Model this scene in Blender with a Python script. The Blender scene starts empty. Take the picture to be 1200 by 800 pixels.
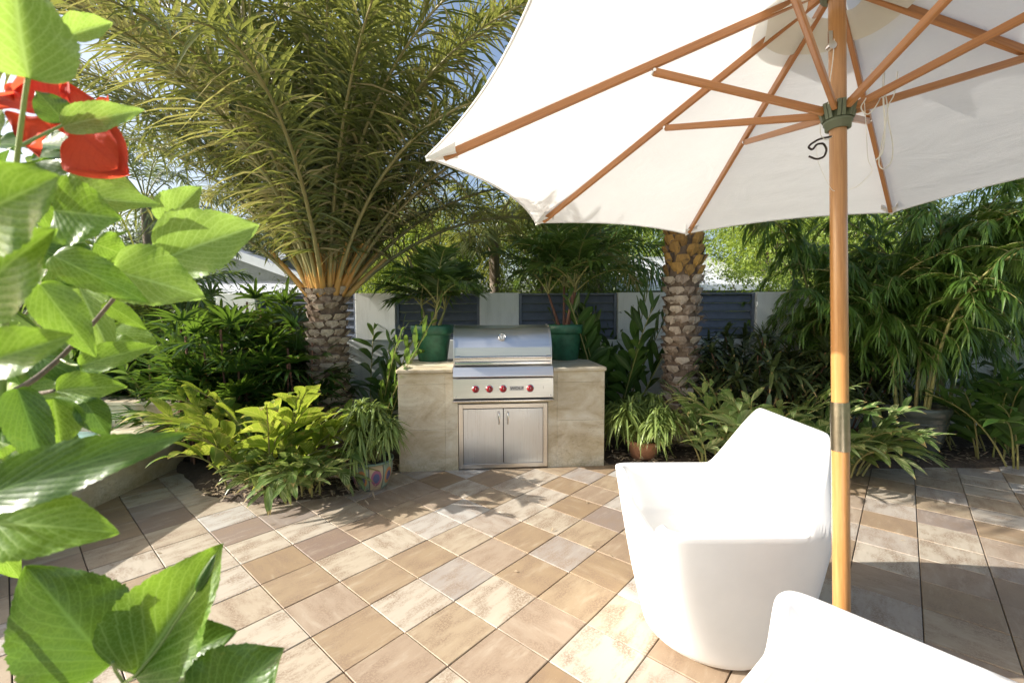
import bpy, math, random
import numpy as np
from mathutils import Vector, Matrix
rng = np.random.default_rng(7)
random.seed(7)
R_ = math.radians
scene = bpy.context.scene

# ------------------------------------------------------------------ camera, world, sun, exposure
F_PX, PITCH, ROLL, CAMH = 524.3, 0.0644, -0.0034, 1.5
cp, sp = math.cos(PITCH), math.sin(PITCH)
_fw = np.array([0, cp, -sp]); _up = np.array([0, sp, cp]); _rt = np.array([1.0, 0, 0])
_r2 = _rt*math.cos(ROLL) + _up*math.sin(ROLL)
_u2 = _up*math.cos(ROLL) - _rt*math.sin(ROLL)
cd = bpy.data.cameras.new("camera"); cam = bpy.data.objects.new("camera", cd)
scene.collection.objects.link(cam); scene.camera = cam
cd.lens = F_PX/1200*36; cd.sensor_width = 36; cd.sensor_fit = 'HORIZONTAL'
cd.clip_start = 0.03; cd.clip_end = 2000
M = Matrix(((_r2[0], _u2[0], -_fw[0], 0), (_r2[1], _u2[1], -_fw[1], 0), (_r2[2], _u2[2], -_fw[2], CAMH), (0, 0, 0, 1)))
cam.matrix_world = M
cd.dof.use_dof = True; cd.dof.focus_distance = 3.2; cd.dof.aperture_fstop = 7

SUN_EL, SUN_AZ = R_(28), R_(4.5)          # sun stands at -X, a touch towards the viewer
sundir = np.array([-math.cos(SUN_EL)*math.cos(SUN_AZ), -math.cos(SUN_EL)*math.sin(SUN_AZ), math.sin(SUN_EL)])
world = bpy.data.worlds.new("World"); scene.world = world; world.use_nodes = True
wn = world.node_tree; bg = wn.nodes['Background']
sky = wn.nodes.new('ShaderNodeTexSky'); sky.sky_type = 'NISHITA'; sky.sun_disc = False
sky.sun_elevation = SUN_EL
sky.sun_rotation = math.atan2(sundir[0], sundir[1])
sky.air_density = 1.0; sky.dust_density = 4.0; sky.ozone_density = 1.0
wn.links.new(sky.outputs[0], bg.inputs[0]); bg.inputs[1].default_value = 0.13
sl = bpy.data.lights.new("sun", 'SUN'); sl.energy = 4.8; sl.angle = R_(0.53); sl.color = (1.0, 0.96, 0.90)
so = bpy.data.objects.new("sun", sl); scene.collection.objects.link(so)
so.rotation_euler = Vector(sundir).to_track_quat('Z', 'Y').to_euler()
so.location = (-10, 0, 10)
vs = scene.view_settings
vs.view_transform = 'Standard'; vs.look = 'None'; vs.gamma = 1; vs.use_curve_mapping = False
vs.exposure = 0.95
scene.cycles.max_bounces = 8; scene.cycles.transparent_max_bounces = 8
scene.cycles.transmission_bounces = 6; scene.cycles.diffuse_bounces = 4
scene.cycles.use_denoising = True
scene.cycles.sample_clamp_indirect = 6

# ------------------------------------------------------------------ helpers
def ray(px, py):
    return _fw + _r2*(px-600)/F_PX - _u2*(py-400)/F_PX
def at(px, py, dep):                       # photograph pixel at forward depth
    return np.array([0, 0, CAMH]) + ray(px, py)*dep
def atY(px, py, Y):
    d = ray(px, py); return np.array([0, 0, CAMH]) + d*Y/d[1]
def gnd(px, py, z=0.0):
    d = ray(px, py); return np.array([0, 0, CAMH]) + d*(z-CAMH)/d[2]

def nrm(a):
    a = np.asarray(a, float); return a/np.maximum(np.linalg.norm(a, axis=-1, keepdims=True), 1e-9)

class MB:
    def __init__(s):
        s.V = []; s.Fc = []; s.n = 0; s.Mi = []; s.UV = []; s.R = []; s.sm = []
    def add(s, V, F, mi=0, uv=None, rnd=0.5, smooth=True):
        V = np.asarray(V, float).reshape(-1, 3)
        F = np.asarray(F, int)
        if F.ndim == 1: F = F[None]
        s.V.append(V); s.Fc.append(F + s.n); s.n += len(V)
        s.Mi.append(np.full(len(F), mi)); s.sm.append(np.full(len(F), smooth))
        s.UV.append(np.zeros((len(V), 2)) if uv is None else np.asarray(uv, float))
        s.R.append(np.broadcast_to(np.asarray(rnd, float), (len(V),)).copy())
    def box(s, a, b, mi=0, rnd=0.5, M=None):
        x0, y0, z0 = a; x1, y1, z1 = b
        V = np.array([[x0,y0,z0],[x1,y0,z0],[x1,y1,z0],[x0,y1,z0],[x0,y0,z1],[x1,y0,z1],[x1,y1,z1],[x0,y1,z1]], float)
        if M is not None: V = V@M[:3, :3].T + M[:3, 3]
        F = [[0,3,2,1],[4,5,6,7],[0,1,5,4],[1,2,6,5],[2,3,7,6],[3,0,4,7]]
        s.add(V, F, mi, None, rnd, False)
    def bar(s, p, q, w, h, mi=0, up=(0, 0, 1), rnd=0.5):
        p = np.array(p, float); q = np.array(q, float); d = nrm(q-p)
        side = nrm(np.cross(d, up)); u = np.cross(side, d)
        V = []
        for e in (p, q):
            for a, b in ((-1,-1),(1,-1),(1,1),(-1,1)): V.append(e + side*a*w/2 + u*b*h/2)
        F = [[0,1,2,3],[7,6,5,4],[0,4,5,1],[1,5,6,2],[2,6,7,3],[3,7,4,0]]
        L = np.linalg.norm(q-p)
        uv = [(0,0),(1,0),(1,0.1),(0,0.1)]
        uv = np.array([(i/4, 0) for i in range(4)] + [(i/4, L) for i in range(4)])
        s.add(V, F, mi, uv, rnd, False)
    def tube(s, pts, rad, seg=10, mi=0, cap=True, rnd=0.5, up=None, smooth=True):
        pts = np.asarray(pts, float); n = len(pts)
        rad = np.broadcast_to(np.asarray(rad, float), (n,))
        T = nrm(np.gradient(pts, axis=0))
        ref = np.array([0, 0, 1.0]) if up is None else np.array(up, float)
        if abs(T[0]@ref) > .95: ref = np.array([0, 1.0, 0])
        A = np.zeros((n, 3)); a = nrm(np.cross(T[0], ref))
        for i in range(n):
            a = nrm(a - T[i]*(a@T[i])); A[i] = a
        B = np.cross(T, A)
        th = np.linspace(0, 2*np.pi, seg, endpoint=False)
        ring = A[:, None]*np.cos(th)[None, :, None] + B[:, None]*np.sin(th)[None, :, None]
        V = pts[:, None] + ring*rad[:, None, None]
        i, j = np.meshgrid(np.arange(n-1), np.arange(seg), indexing='ij')
        j2 = (j+1) % seg
        F = np.stack([i*seg+j, i*seg+j2, (i+1)*seg+j2, (i+1)*seg+j], -1).reshape(-1, 4)
        ln = np.r_[0, np.cumsum(np.linalg.norm(np.diff(pts, axis=0), axis=1))]
        uv = np.stack(np.meshgrid(ln, th/(2*np.pi), indexing='ij')[::-1], -1).reshape(-1, 2)
        s.add(V.reshape(-1, 3), F, mi, uv, rnd, smooth)
        if cap:
            for e, o in ((0, -1), (n-1, 1)):
                c = len(V.reshape(-1, 3))
                rv = V[e]; vv = np.vstack([rv, rv.mean(0)])
                FF = [[k, (k+1) % seg, seg] if o > 0 else [(k+1) % seg, k, seg] for k in range(seg)]
                s.add(vv, FF, mi, None, rnd, False)
    def lathe(s, prof, seg=40, c=(0, 0, 0), mi=0, axis='z', smooth=True, rnd=0.5):
        prof = np.array(prof, float); n = len(prof)
        th = np.linspace(0, 2*np.pi, seg+1)
        X = prof[:, 0][:, None]*np.cos(th); Y = prof[:, 0][:, None]*np.sin(th); Z = np.repeat(prof[:, 1][:, None], seg+1, 1)
        if axis == 'y': V = np.stack([X, -Z, Y], -1)      # axis pointing to -Y
        else: V = np.stack([X, Y, Z], -1)
        V = V.reshape(-1, 3) + np.array(c)
        i, j = np.meshgrid(np.arange(n-1), np.arange(seg), indexing='ij')
        w = seg+1
        F = np.stack([i*w+j, i*w+j+1, (i+1)*w+j+1, (i+1)*w+j], -1).reshape(-1, 4)
        ln = np.r_[0, np.cumsum(np.linalg.norm(np.diff(prof, axis=0), axis=1))]
        uv = np.stack([np.tile(th/(2*np.pi), n), np.repeat(ln, w)], -1)
        s.add(V, F, mi, uv, rnd, smooth)
    def leaves(s, P, D, U, L, W, droop=0.2, seg=4, fold=0.25, shape='lance', mi=0, rnd=None, jit=0.0, wave=0.0):
        P = np.atleast_2d(np.asarray(P, float)); N = len(P)
        if N == 0: return
        D = nrm(np.broadcast_to(D, (N, 3)) + (rng.normal(0, jit, (N, 3)) if jit else 0))
        U = np.broadcast_to(U, (N, 3))
        L = np.broadcast_to(L, (N,)).astype(float); W = np.broadcast_to(W, (N,)).astype(float)
        dr = np.broadcast_to(droop, (N,)).astype(float)
        if rnd is None: rnd = rng.random(N)
        S = nrm(np.cross(D, U) + 1e-6); Nn = np.cross(S, D)
        t = np.linspace(0, 1, seg+1)
        if shape == 'lance': w = np.sin(np.pi*np.clip(t*0.93+0.05, 0, 1))**0.8
        elif shape == 'strap': w = np.clip(np.minimum(0.6+t*3, (1-t)*3.2), 0, 1)**.7
        elif shape == 'ovate': w = np.sin(np.pi*np.clip(t, 0, 1)**0.62)**0.8
        else: w = np.clip((1-t)*1.6, 0, 1)*np.clip(0.5+t*4, 0, 1)
        w = np.maximum(w, 0.0); w[-1] = 0.02
        C = P[:, None] + D[:, None]*(L[:, None]*t)[..., None]
        C[..., 2] -= (dr*L)[:, None]*t**2
        hw = (W[:, None]*w)/2
        wv = (wave*W[:, None]*np.sin(t*11+rng.random((N, 1))*6)) if wave else 0
        lift = Nn[:, None]*(hw*fold)[..., None]
        if wave: liftL = lift + Nn[:, None]*wv[..., None]; liftR = lift - Nn[:, None]*wv[..., None]
        else: liftL = liftR = lift
        Lf = C - S[:, None]*hw[..., None] + liftL
        Rt = C + S[:, None]*hw[..., None] + liftR
        V = np.stack([Lf, C, Rt], 2)          # N, seg+1, 3, 3
        k = (seg+1)*3
        i = np.arange(seg)
        f = np.concatenate([np.stack([i*3, i*3+1, i*3+4, i*3+3], -1), np.stack([i*3+1, i*3+2, i*3+5, i*3+4], -1)])
        F = (f[None] + (np.arange(N)*k)[:, None, None]).reshape(-1, 4)
        uv = np.stack(np.meshgrid(t, [0, .5, 1], indexing='ij')[::-1], -1).reshape(-1, 2)
        s.add(V.reshape(-1, 3), F, mi, np.tile(uv, (N, 1)), np.repeat(rnd, k))
    def build(s, name, mats, parent=None, loc=None, world=False):
        V = np.concatenate(s.V)
        off = np.zeros(3)
        if parent is not None and world: off = np.array(root_loc(parent))
        elif loc is not None and world: off = np.array(loc)
        V = V - off
        me = bpy.data.meshes.new(name)
        me.vertices.add(len(V)); me.vertices.foreach_set('co', V.astype(np.float32).ravel())
        sizes = np.concatenate([np.full(len(f), f.shape[1]) for f in s.Fc])
        loops = np.concatenate([f.ravel() for f in s.Fc])
        me.loops.add(len(loops)); me.loops.foreach_set('vertex_index', loops.astype(np.int32))
        me.polygons.add(len(sizes))
        st = np.r_[0, np.cumsum(sizes)[:-1]]
        me.polygons.foreach_set('loop_start', st.astype(np.int32))
        me.polygons.foreach_set('loop_total', sizes.astype(np.int32))
        me.polygons.foreach_set('material_index', np.concatenate(s.Mi).astype(np.int32))
        me.polygons.foreach_set('use_smooth', np.concatenate(s.sm).astype(bool))
        uvl = me.uv_layers.new(name='UVMap')
        UV = np.concatenate(s.UV)[loops]
        uvl.data.foreach_set('uv', UV.astype(np.float32).ravel())
        at_ = me.attributes.new('rnd', 'FLOAT', 'POINT')
        at_.data.foreach_set('value', np.concatenate(s.R).astype(np.float32))
        me.update(calc_edges=True); me.validate()
        if not isinstance(mats, (list, tuple)): mats = [mats]
        for m in mats: me.materials.append(m)
        o = bpy.data.objects.new(name, me); scene.collection.objects.link(o)
        if parent is not None: o.parent = parent
        elif loc is not None: o.location = loc
        return o
def root_loc(o):
    v = Vector(o.location)
    if o.parent: v += Vector(root_loc(o.parent))
    return v
def tag(o, label=None, cat=None, group=None, kind=None):
    if label: o['label'] = label
    if cat: o['category'] = cat
    if group: o['group'] = group
    if kind: o['kind'] = kind
    return o
def empty(name, loc, label, cat, group=None, rz=0):
    o = bpy.data.objects.new(name, None); scene.collection.objects.link(o)
    o.location = loc; o.rotation_euler = (0, 0, rz); o.empty_display_size = .1
    return tag(o, label, cat, group)
def bevel(o, w=0.004, seg=2):
    m = o.modifiers.new('bevel', 'BEVEL'); m.width = w; m.segments = seg; m.limit_method = 'ANGLE'
    return o

# ------------------------------------------------------------------ materials
def newmat(name):
    m = bpy.data.materials.new(name); m.use_nodes = True
    nt = m.node_tree; b = nt.nodes['Principled BSDF']
    return m, nt, b
def N(nt, t, **k):
    n = nt.nodes.new(t)
    for a, v in k.items():
        if a.startswith('i_'):
            key = a[2:]
            n.inputs[int(key) if key.isdigit() else key.replace('_', ' ')].default_value = v
        else: setattr(n, a, v)
    return n
def L(nt, a, b): nt.links.new(a, b)
def ramp(nt, fac, stops, interp='LINEAR'):
    r = nt.nodes.new('ShaderNodeValToRGB'); cr = r.color_ramp; cr.interpolation = interp
    while len(cr.elements) < len(stops): cr.elements.new(0.5)
    for e, (p, c) in zip(cr.elements, stops):
        e.position = p; e.color = (*c, 1) if len(c) == 3 else c
    L(nt, fac, r.inputs[0]); return r.outputs[0]
def mix(nt, fac, a, b, mode='MIX'):
    n = nt.nodes.new('ShaderNodeMix'); n.data_type = 'RGBA'; n.blend_type = mode; n.clamp_factor = True
    for s_, v in ((n.inputs[0], fac), (n.inputs[6], a), (n.inputs[7], b)):
        if hasattr(v, 'links') or isinstance(v, bpy.types.NodeSocket): L(nt, v, s_)
        else: s_.default_value = v if isinstance(v, (int, float)) else ((*v, 1) if len(v) == 3 else v)
    return n.outputs[2]
def mth(nt, op, a, b=None, c=None):
    n = nt.nodes.new('ShaderNodeMath'); n.operation = op
    for k, v in enumerate((a, b, c)):
        if v is None: continue
        if isinstance(v, (int, float)): n.inputs[k].default_value = v
        else: L(nt, v, n.inputs[k])
    return n.outputs[0]
def noise(nt, scale, detail=4, rough=0.55, vec=None, dist=0):
    n = N(nt, 'ShaderNodeTexNoise'); n.inputs['Scale'].default_value = scale; n.inputs['Detail'].default_value = detail
    n.inputs['Roughness'].default_value = rough; n.inputs['Distortion'].default_value = dist
    if vec is not None: L(nt, vec, n.inputs['Vector'])
    return n.outputs['Fac']
def objco(nt, scale=None):
    c = nt.nodes.new('ShaderNodeTexCoord').outputs['Object']
    if scale:
        m = nt.nodes.new('ShaderNodeMapping'); m.inputs['Scale'].default_value = scale; L(nt, c, m.inputs[0]); return m.outputs[0]
    return c
def bump(nt, b, h, strength=0.3, dist=0.01):
    n = N(nt, 'ShaderNodeBump'); n.inputs['Strength'].default_value = strength; n.inputs['Distance'].default_value = dist
    L(nt, h, n.inputs['Height']); L(nt, n.outputs[0], b.inputs['Normal']); return n.outputs[0]
def plain(name, col, rough=0.5, metal=0.0, var=0.15, scale=8, bmp=0.0, spec=0.5):
    m, nt, b = newmat(name)
    f = noise(nt, scale, 5, .6, objco(nt))
    c2 = tuple(x*(1-var) for x in col); c1 = tuple(min(1, x*(1+var)) for x in col)
    L(nt, ramp(nt, f, [(.3, c2), (.7, c1)]), b.inputs['Base Color'])
    b.inputs['Roughness'].default_value = rough; b.inputs['Metallic'].default_value = metal
    b.inputs['Specular IOR Level'].default_value = spec
    if bmp: bump(nt, b, noise(nt, scale*6, 4, .6, objco(nt)), bmp, .004)
    return m
def leafmat(name, c1, c2, trans=None, tfac=0.35, rough=0.42, rib=(.5, .6, .25), ribw=0.05, ribf=.5, stripe=None, dry=None, veins=0.0, tipdry=0.0, coat=0.0):
    m, nt, b = newmat(name)
    a = N(nt, 'ShaderNodeAttribute', attribute_name='rnd')
    uv = nt.nodes.new('ShaderNodeUVMap').outputs[0]
    sx = nt.nodes.new('ShaderNodeSeparateXYZ'); L(nt, uv, sx.inputs[0])
    d = mth(nt, 'ABSOLUTE', mth(nt, 'SUBTRACT', sx.outputs[0], .5))
    stops = [(0, c1), (1, c2)]
    if dry: stops = [(0, c1), (.86, c2), (.93, dry), (1, dry)]
    col = ramp(nt, a.outputs['Fac'], stops)
    nz = noise(nt, 9, 3, .5, objco(nt))
    col = mix(nt, mth(nt, 'MULTIPLY', nz, .35), col, tuple(x*.55 for x in c1))
    if stripe:
        cx = nt.nodes.new('ShaderNodeCombineXYZ')
        L(nt, mth(nt, 'MULTIPLY', mth(nt, 'SUBTRACT', sx.outputs[1], mth(nt, 'MULTIPLY', d, .55)), 13), cx.inputs[0])
        L(nt, mth(nt, 'MULTIPLY', a.outputs['Fac'], 57), cx.inputs[1])
        L(nt, mth(nt, 'MULTIPLY', d, 1.2), cx.inputs[2])
        f = ramp(nt, noise(nt, 1.25, 2, .5, cx.outputs[0]), [(.5, (0, 0, 0)), (.57, (1, 1, 1))])
        gate = ramp(nt, mth(nt, 'FRACT', mth(nt, 'MULTIPLY', a.outputs['Fac'], 7.3)), [(.3, (.2,)*3), (.9, (1, 1, 1))])
        col = mix(nt, mth(nt, 'MULTIPLY', f, gate), col, stripe)
    ribm = ramp(nt, d, [(0, (1, 1, 1)), (ribw, (0, 0, 0))])
    col = mix(nt, mth(nt, 'MULTIPLY', ribm, ribf), col, rib)
    h = mth(nt, 'MULTIPLY', ribm, -1.0)
    if veins:
        v = mth(nt, 'SUBTRACT', mth(nt, 'MULTIPLY', sx.outputs[1], 8.5), mth(nt, 'MULTIPLY', d, 9.0))
        v = mth(nt, 'ADD', v, mth(nt, 'MULTIPLY', nz, .8))
        w = mth(nt, 'ABSOLUTE', mth(nt, 'SUBTRACT', mth(nt, 'FRACT', v), .5))
        vm = ramp(nt, w, [(0, (1, 1, 1)), (.07, (.25, .25, .25)), (.2, (0, 0, 0))])
        vo = N(nt, 'ShaderNodeTexVoronoi'); vo.feature = 'DISTANCE_TO_EDGE'; vo.inputs['Scale'].default_value = 190
        L(nt, objco(nt), vo.inputs['Vector'])
        vm2 = ramp(nt, vo.outputs['Distance'], [(0, (.5, .5, .5)), (.1, (0, 0, 0))])
        col = mix(nt, mth(nt, 'MULTIPLY', mth(nt, 'MAXIMUM', vm, vm2), veins), col, rib)
        h = mth(nt, 'SUBTRACT', h, mth(nt, 'ADD', vm, mth(nt, 'MULTIPLY', ramp(nt, w, [(0, (0,0,0)), (.5, (1,1,1))]), -.9)))
    if veins:
        bl = ramp(nt, noise(nt, 26, 4, .6, objco(nt)), [(.68, (0,)*3), (.74, (1,)*3)])
        col = mix(nt, mth(nt, 'MULTIPLY', bl, .45), col, (.30, .30, .06))
    if tipdry:
        f = ramp(nt, mth(nt, 'ADD', sx.outputs[1], mth(nt, 'MULTIPLY', a.outputs['Fac'], .14)), [(.97, (0, 0, 0)), (1.0, (tipdry,)*3)])
        col = mix(nt, f, col, (.38, .25, .10))
    L(nt, col, b.inputs['Base Color'])
    b.inputs['Roughness'].default_value = rough
    bump(nt, b, h, .12 if veins else .35, .0015)
    tr = N(nt, 'ShaderNodeBsdfTranslucent')
    tc = trans if trans else tuple(min(1, x*2.2) for x in c2)
    L(nt, mix(nt, .75, col, tc), tr.inputs[0])
    ms = N(nt, 'ShaderNodeMixShader'); ms.inputs[0].default_value = tfac
    L(nt, b.outputs[0], ms.inputs[1]); L(nt, tr.outputs[0], ms.inputs[2])
    L(nt, ms.outputs[0], nt.nodes['Material Output'].inputs[0])
    return m

def m_tile():
    m, nt, b = newmat('paver_stone')
    a = N(nt, 'ShaderNodeAttribute', attribute_name='rnd').outputs['Fac']
    uv = nt.nodes.new('ShaderNodeUVMap').outputs[0]
    # uv carries metres along the tile edges, shifted per tile
    mp = nt.nodes.new('ShaderNodeMapping'); mp.inputs['Scale'].default_value = (3.6, 13, 1); L(nt, uv, mp.inputs[0])
    mp2 = nt.nodes.new('ShaderNodeMapping'); mp2.inputs['Scale'].default_value = (12, 18, 1); L(nt, uv, mp2.inputs[0])
    streak = noise(nt, 1.0, 6, .68, mp.outputs[0], .1)
    blot = noise(nt, .55, 3, .5, mp2.outputs[0], .3)
    fine = noise(nt, 95, 4, .8, uv)
    base = ramp(nt, a, [(0, (.42, .355, .265)), (.2, (.46, .41, .335)), (.4, (.365, .285, .19)), (.6, (.27, .185, .105)), (.74, (.35, .275, .205)), (.88, (.46, .44, .40)), (1.0, (.21, .15, .115))])
    dark = mix(nt, a, (.20, .13, .08), (.25, .18, .125))
    f = ramp(nt, mth(nt, 'ADD', mth(nt, 'MULTIPLY', streak, .6), mth(nt, 'MULTIPLY', blot, .5)), [(.50, (0,)*3), (.64, (1,)*3)])
    sp_ = ramp(nt, fine, [(.44, (.1,)*3), (.54, (1,)*3)])
    col = mix(nt, mth(nt, 'MULTIPLY', mth(nt, 'MULTIPLY', f, sp_), .88), base, dark)
    f2 = ramp(nt, streak, [(.3, (1,)*3), (.46, (0,)*3)])
    col = mix(nt, mth(nt, 'MULTIPLY', f2, .28), col, (.54, .48, .38))
    f3 = ramp(nt, fine, [(.60, (0,)*3), (.68, (1,)*3)])
    col = mix(nt, mth(nt, 'MULTIPLY', f3, .35), col, (.64, .56, .42))
    L(nt, col, b.inputs['Base Color'])
    b.inputs['Roughness'].default_value = .62
    bump(nt, b, mth(nt, 'ADD', fine, mth(nt, 'MULTIPLY', streak, 1.0)), .22, .002)
    return m
def m_trav(name='travertine', dirt=True):
    m, nt, b = newmat(name)
    co = objco(nt)
    a = N(nt, 'ShaderNodeAttribute', attribute_name='rnd').outputs['Fac']
    mp = nt.nodes.new('ShaderNodeMapping'); mp.inputs['Scale'].default_value = (1, 1, 1.8); L(nt, co, mp.inputs[0])
    big = noise(nt, 3.2, 6, .62, mp.outputs[0], .5)
    fine = noise(nt, 70, 5, .7, co)
    col = ramp(nt, big, [(.30, (.36, .28, .165)), (.45, (.55, .47, .33)), (.58, (.66, .60, .46)), (.72, (.74, .70, .60))])
    col = mix(nt, mth(nt, 'MULTIPLY', a, .30), col, (.42, .33, .19))
    mp3 = nt.nodes.new('ShaderNodeMapping'); mp3.inputs['Scale'].default_value = (1, 1, 2.6); L(nt, co, mp3.inputs[0])
    vo = noise(nt, 45, 6, .8, mp3.outputs[0], .8)
    pit = ramp(nt, vo, [(.33, (1,)*3), (.43, (0,)*3)])
    area = ramp(nt, noise(nt, 2.1, 4, .6, co), [(.42, (0.15,)*3), (.62, (1,)*3)])
    vo2 = noise(nt, 19, 7, .85, mp3.outputs[0], 1.2)
    pit = mth(nt, 'MAXIMUM', pit, ramp(nt, vo2, [(.34, (1,)*3), (.42, (0,)*3)]))
    pm = mth(nt, 'MULTIPLY', pit, area)
    col = mix(nt, mth(nt, 'MULTIPLY', pm, .85), col, (.20, .14, .08))
    if dirt:
        sz = nt.nodes.new('ShaderNodeSeparateXYZ'); L(nt, co, sz.inputs[0])
        g = ramp(nt, mth(nt, 'ADD', sz.outputs[2], mth(nt, 'MULTIPLY', noise(nt, 14, 6, .75, co), .34)), [(.12, (1,)*3), (.34, (0,)*3)])
        gg = mth(nt, 'MULTIPLY', g, ramp(nt, noise(nt, 60, 4, .7, co), [(.35, (.2,)*3), (.6, (1,)*3)]))
        col = mix(nt, mth(nt, 'MULTIPLY', gg, .7), col, (.17, .16, .08))
        yel = ramp(nt, noise(nt, 1.3, 3, .5, co), [(.48, (0,)*3), (.66, (1,)*3)])
        col = mix(nt, mth(nt, 'MULTIPLY', yel, .45), col, (.50, .39, .19))
    L(nt, col, b.inputs['Base Color'])
    b.inputs['Roughness'].default_value = .6
    bump(nt, b, mth(nt, 'SUBTRACT', fine, mth(nt, 'MULTIPLY', pm, 3.0)), .5, .004)
    return m
def m_steel(name='brushed_steel', col=(.76, .745, .715), rough=.31, vert=False):
    m, nt, b = newmat(name)
    co = objco(nt, (2, 400, 400) if not vert else (400, 400, 2))
    f = noise(nt, 1.0, 3, .6, co)
    L(nt, ramp(nt, f, [(.3, tuple(x*.86 for x in col)), (.7, col)]), b.inputs['Base Color'])
    b.inputs['Metallic'].default_value = 1.0
    L(nt, mth(nt, 'ADD', rough-.08, mth(nt, 'MULTIPLY', f, .16)), b.inputs['Roughness'])
    b.inputs['Anisotropic'].default_value = .7
    bump(nt, b, f, .06, .0006)
    return m
def m_wood(name, c1, c2, rough=.35, coat=.3):
    m, nt, b = newmat(name)
    uv = nt.nodes.new('ShaderNodeUVMap').outputs[0]
    mp = nt.nodes.new('ShaderNodeMapping'); mp.inputs['Scale'].default_value = (9, 2.2, 1); L(nt, uv, mp.inputs[0])
    f = noise(nt, 2.5, 6, .65, mp.outputs[0], .6)
    g = noise(nt, 3, 2, .5, objco(nt))
    col = ramp(nt, mth(nt, 'ADD', mth(nt, 'MULTIPLY', f, .8), mth(nt, 'MULTIPLY', g, .2)), [(.32, c2), (.62, c1)])
    if 'pole' in name:
        sc1 = ramp(nt, noise(nt, 38, 5, .75, objco(nt, (1, 1, .35))), [(.66, (0,)*3), (.70, (1,)*3)])
        sc2 = ramp(nt, noise(nt, 3.0, 2, .5, objco(nt)), [(.5, (0,)*3), (.62, (1,)*3)])
        col = mix(nt, mth(nt, 'MULTIPLY', mth(nt, 'MULTIPLY', sc1, sc2), .7), col, (.72, .62, .48))
    L(nt, col, b.inputs['Base Color']); b.inputs['Roughness'].default_value = rough
    b.inputs['Coat Weight'].default_value = coat; b.inputs['Coat Roughness'].default_value = .25
    bump(nt, b, f, .08, .001)
    return m
def m_fabric(name, col, tf=.30):
    m, nt, b = newmat(name)
    co = objco(nt)
    f = noise(nt, 5, 5, .6, co)
    c = ramp(nt, f, [(.3, tuple(x*.93 for x in col)), (.7, col)])
    L(nt, c, b.inputs['Base Color']); b.inputs['Roughness'].default_value = .85; b.inputs['Specular IOR Level'].default_value = .15
    w = noise(nt, 420, 2, .5, co); cr = noise(nt, 3.5, 4, .6, objco(nt, (1, 1, 4)), .6)
    bn = bump(nt, b, mth(nt, 'ADD', mth(nt, 'MULTIPLY', w, .12), cr), .45, .012)
    tr = N(nt, 'ShaderNodeBsdfTranslucent'); tr.inputs[0].default_value = (.86, .865, .85, 1); L(nt, bn, tr.inputs['Normal'])
    ms = N(nt, 'ShaderNodeMixShader'); ms.inputs[0].default_value = tf
    L(nt, b.outputs[0], ms.inputs[1]); L(nt, tr.outputs[0], ms.inputs[2])
    L(nt, ms.outputs[0], nt.nodes['Material Output'].inputs[0])
    return m
def m_soil():
    m, nt, b = newmat('soil')
    co = objco(nt); f = noise(nt, 30, 8, .75, co); g = noise(nt, 4, 4, .5, co)
    L(nt, ramp(nt, mth(nt, 'ADD', mth(nt, 'MULTIPLY', f, .7), mth(nt, 'MULTIPLY', g, .3)), [(.35, (.03, .021, .014)), (.6, (.11, .08, .055)), (.75, (.2, .15, .11))]), b.inputs['Base Color'])
    b.inputs['Roughness'].default_value = .95; bump(nt, b, f, 1.0, .02)
    return m
def m_paint(name, col, stain=(.4, .42, .36)):
    m, nt, b = newmat(name)
    co = objco(nt); mp = objco(nt, (6, 6, .8))
    f = noise(nt, 2.0, 6, .65, mp, .3); g = noise(nt, 90, 4, .6, co)
    c = mix(nt, mth(nt, 'MULTIPLY', ramp(nt, f, [(.5, (0,)*3), (.75, (1,)*3)]), .35), col, stain)
    L(nt, c, b.inputs['Base Color']); b.inputs['Roughness'].default_value = .75; bump(nt, b, g, .35, .003)
    return m
def m_bark(name, c1, c2):
    m, nt, b = newmat(name)
    f = noise(nt, 3, 7, .7, objco(nt, (12, 12, 4)), .5)
    a = N(nt, 'ShaderNodeAttribute', attribute_name='rnd').outputs['Fac']
    c = ramp(nt, mth(nt, 'ADD', mth(nt, 'MULTIPLY', f, .7), mth(nt, 'MULTIPLY', a, .3)), [(.3, c2), (.7, c1)])
    L(nt, c, b.inputs['Base Color']); b.inputs['Roughness'].default_value = .85; bump(nt, b, f, .8, .01)
    return m

MT = {}
MT['tile'] = m_tile()
MT['joint'] = plain('joint_sand', (.16, .13, .10), .95, 0, .3, 40, .4)
MT['trav'] = m_trav()
MT['trav_clean'] = m_trav('travertine_coping', False)
MT['steel'] = m_steel(); MT['steel_door'] = m_steel('brushed_door_steel', (.70, .76, .83), .30, True)
MT['chrome'] = plain('polished_steel', (.75, .74, .72), .12, 1.0, .05)
MT['dark'] = plain('dark_gap', (.02, .02, .02), .5, .3)
MT['red'] = plain('red_knob_enamel', (.25, .008, .014), .25, 0, .1)
MT['wood'] = m_wood('teak_rib', (.47, .205, .062), (.33, .125, .034))
MT['pole'] = m_wood('varnished_pole', (.50, .25, .085), (.36, .16, .045), .28, .5)
MT['brass'] = plain('worn_metal_sleeve', (.42, .36, .27), .3, 1.0, .2, 30)
MT['canvas'] = m_fabric('umbrella_canvas', (.82, .825, .81))
MT['liner'] = m_fabric('cream_liner_canvas', (.74, .70, .58), .3)
MT['hub'] = plain('green_hub_plastic', (.14, .16, .10), .45, 0, .15)
MT['cord'] = plain('white_cord', (.74, .72, .66), .8)
MT['hook'] = plain('dark_hook_metal', (.05, .04, .035), .4, .8)
MT['poly'] = plain('white_polyethylene', (.77, .77, .76), .42, 0, .03, 5, .12, .4)
MT['slate'] = plain('slate_blue_slats', (.15, .175, .225), .42, .2, .12, 12)
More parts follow.
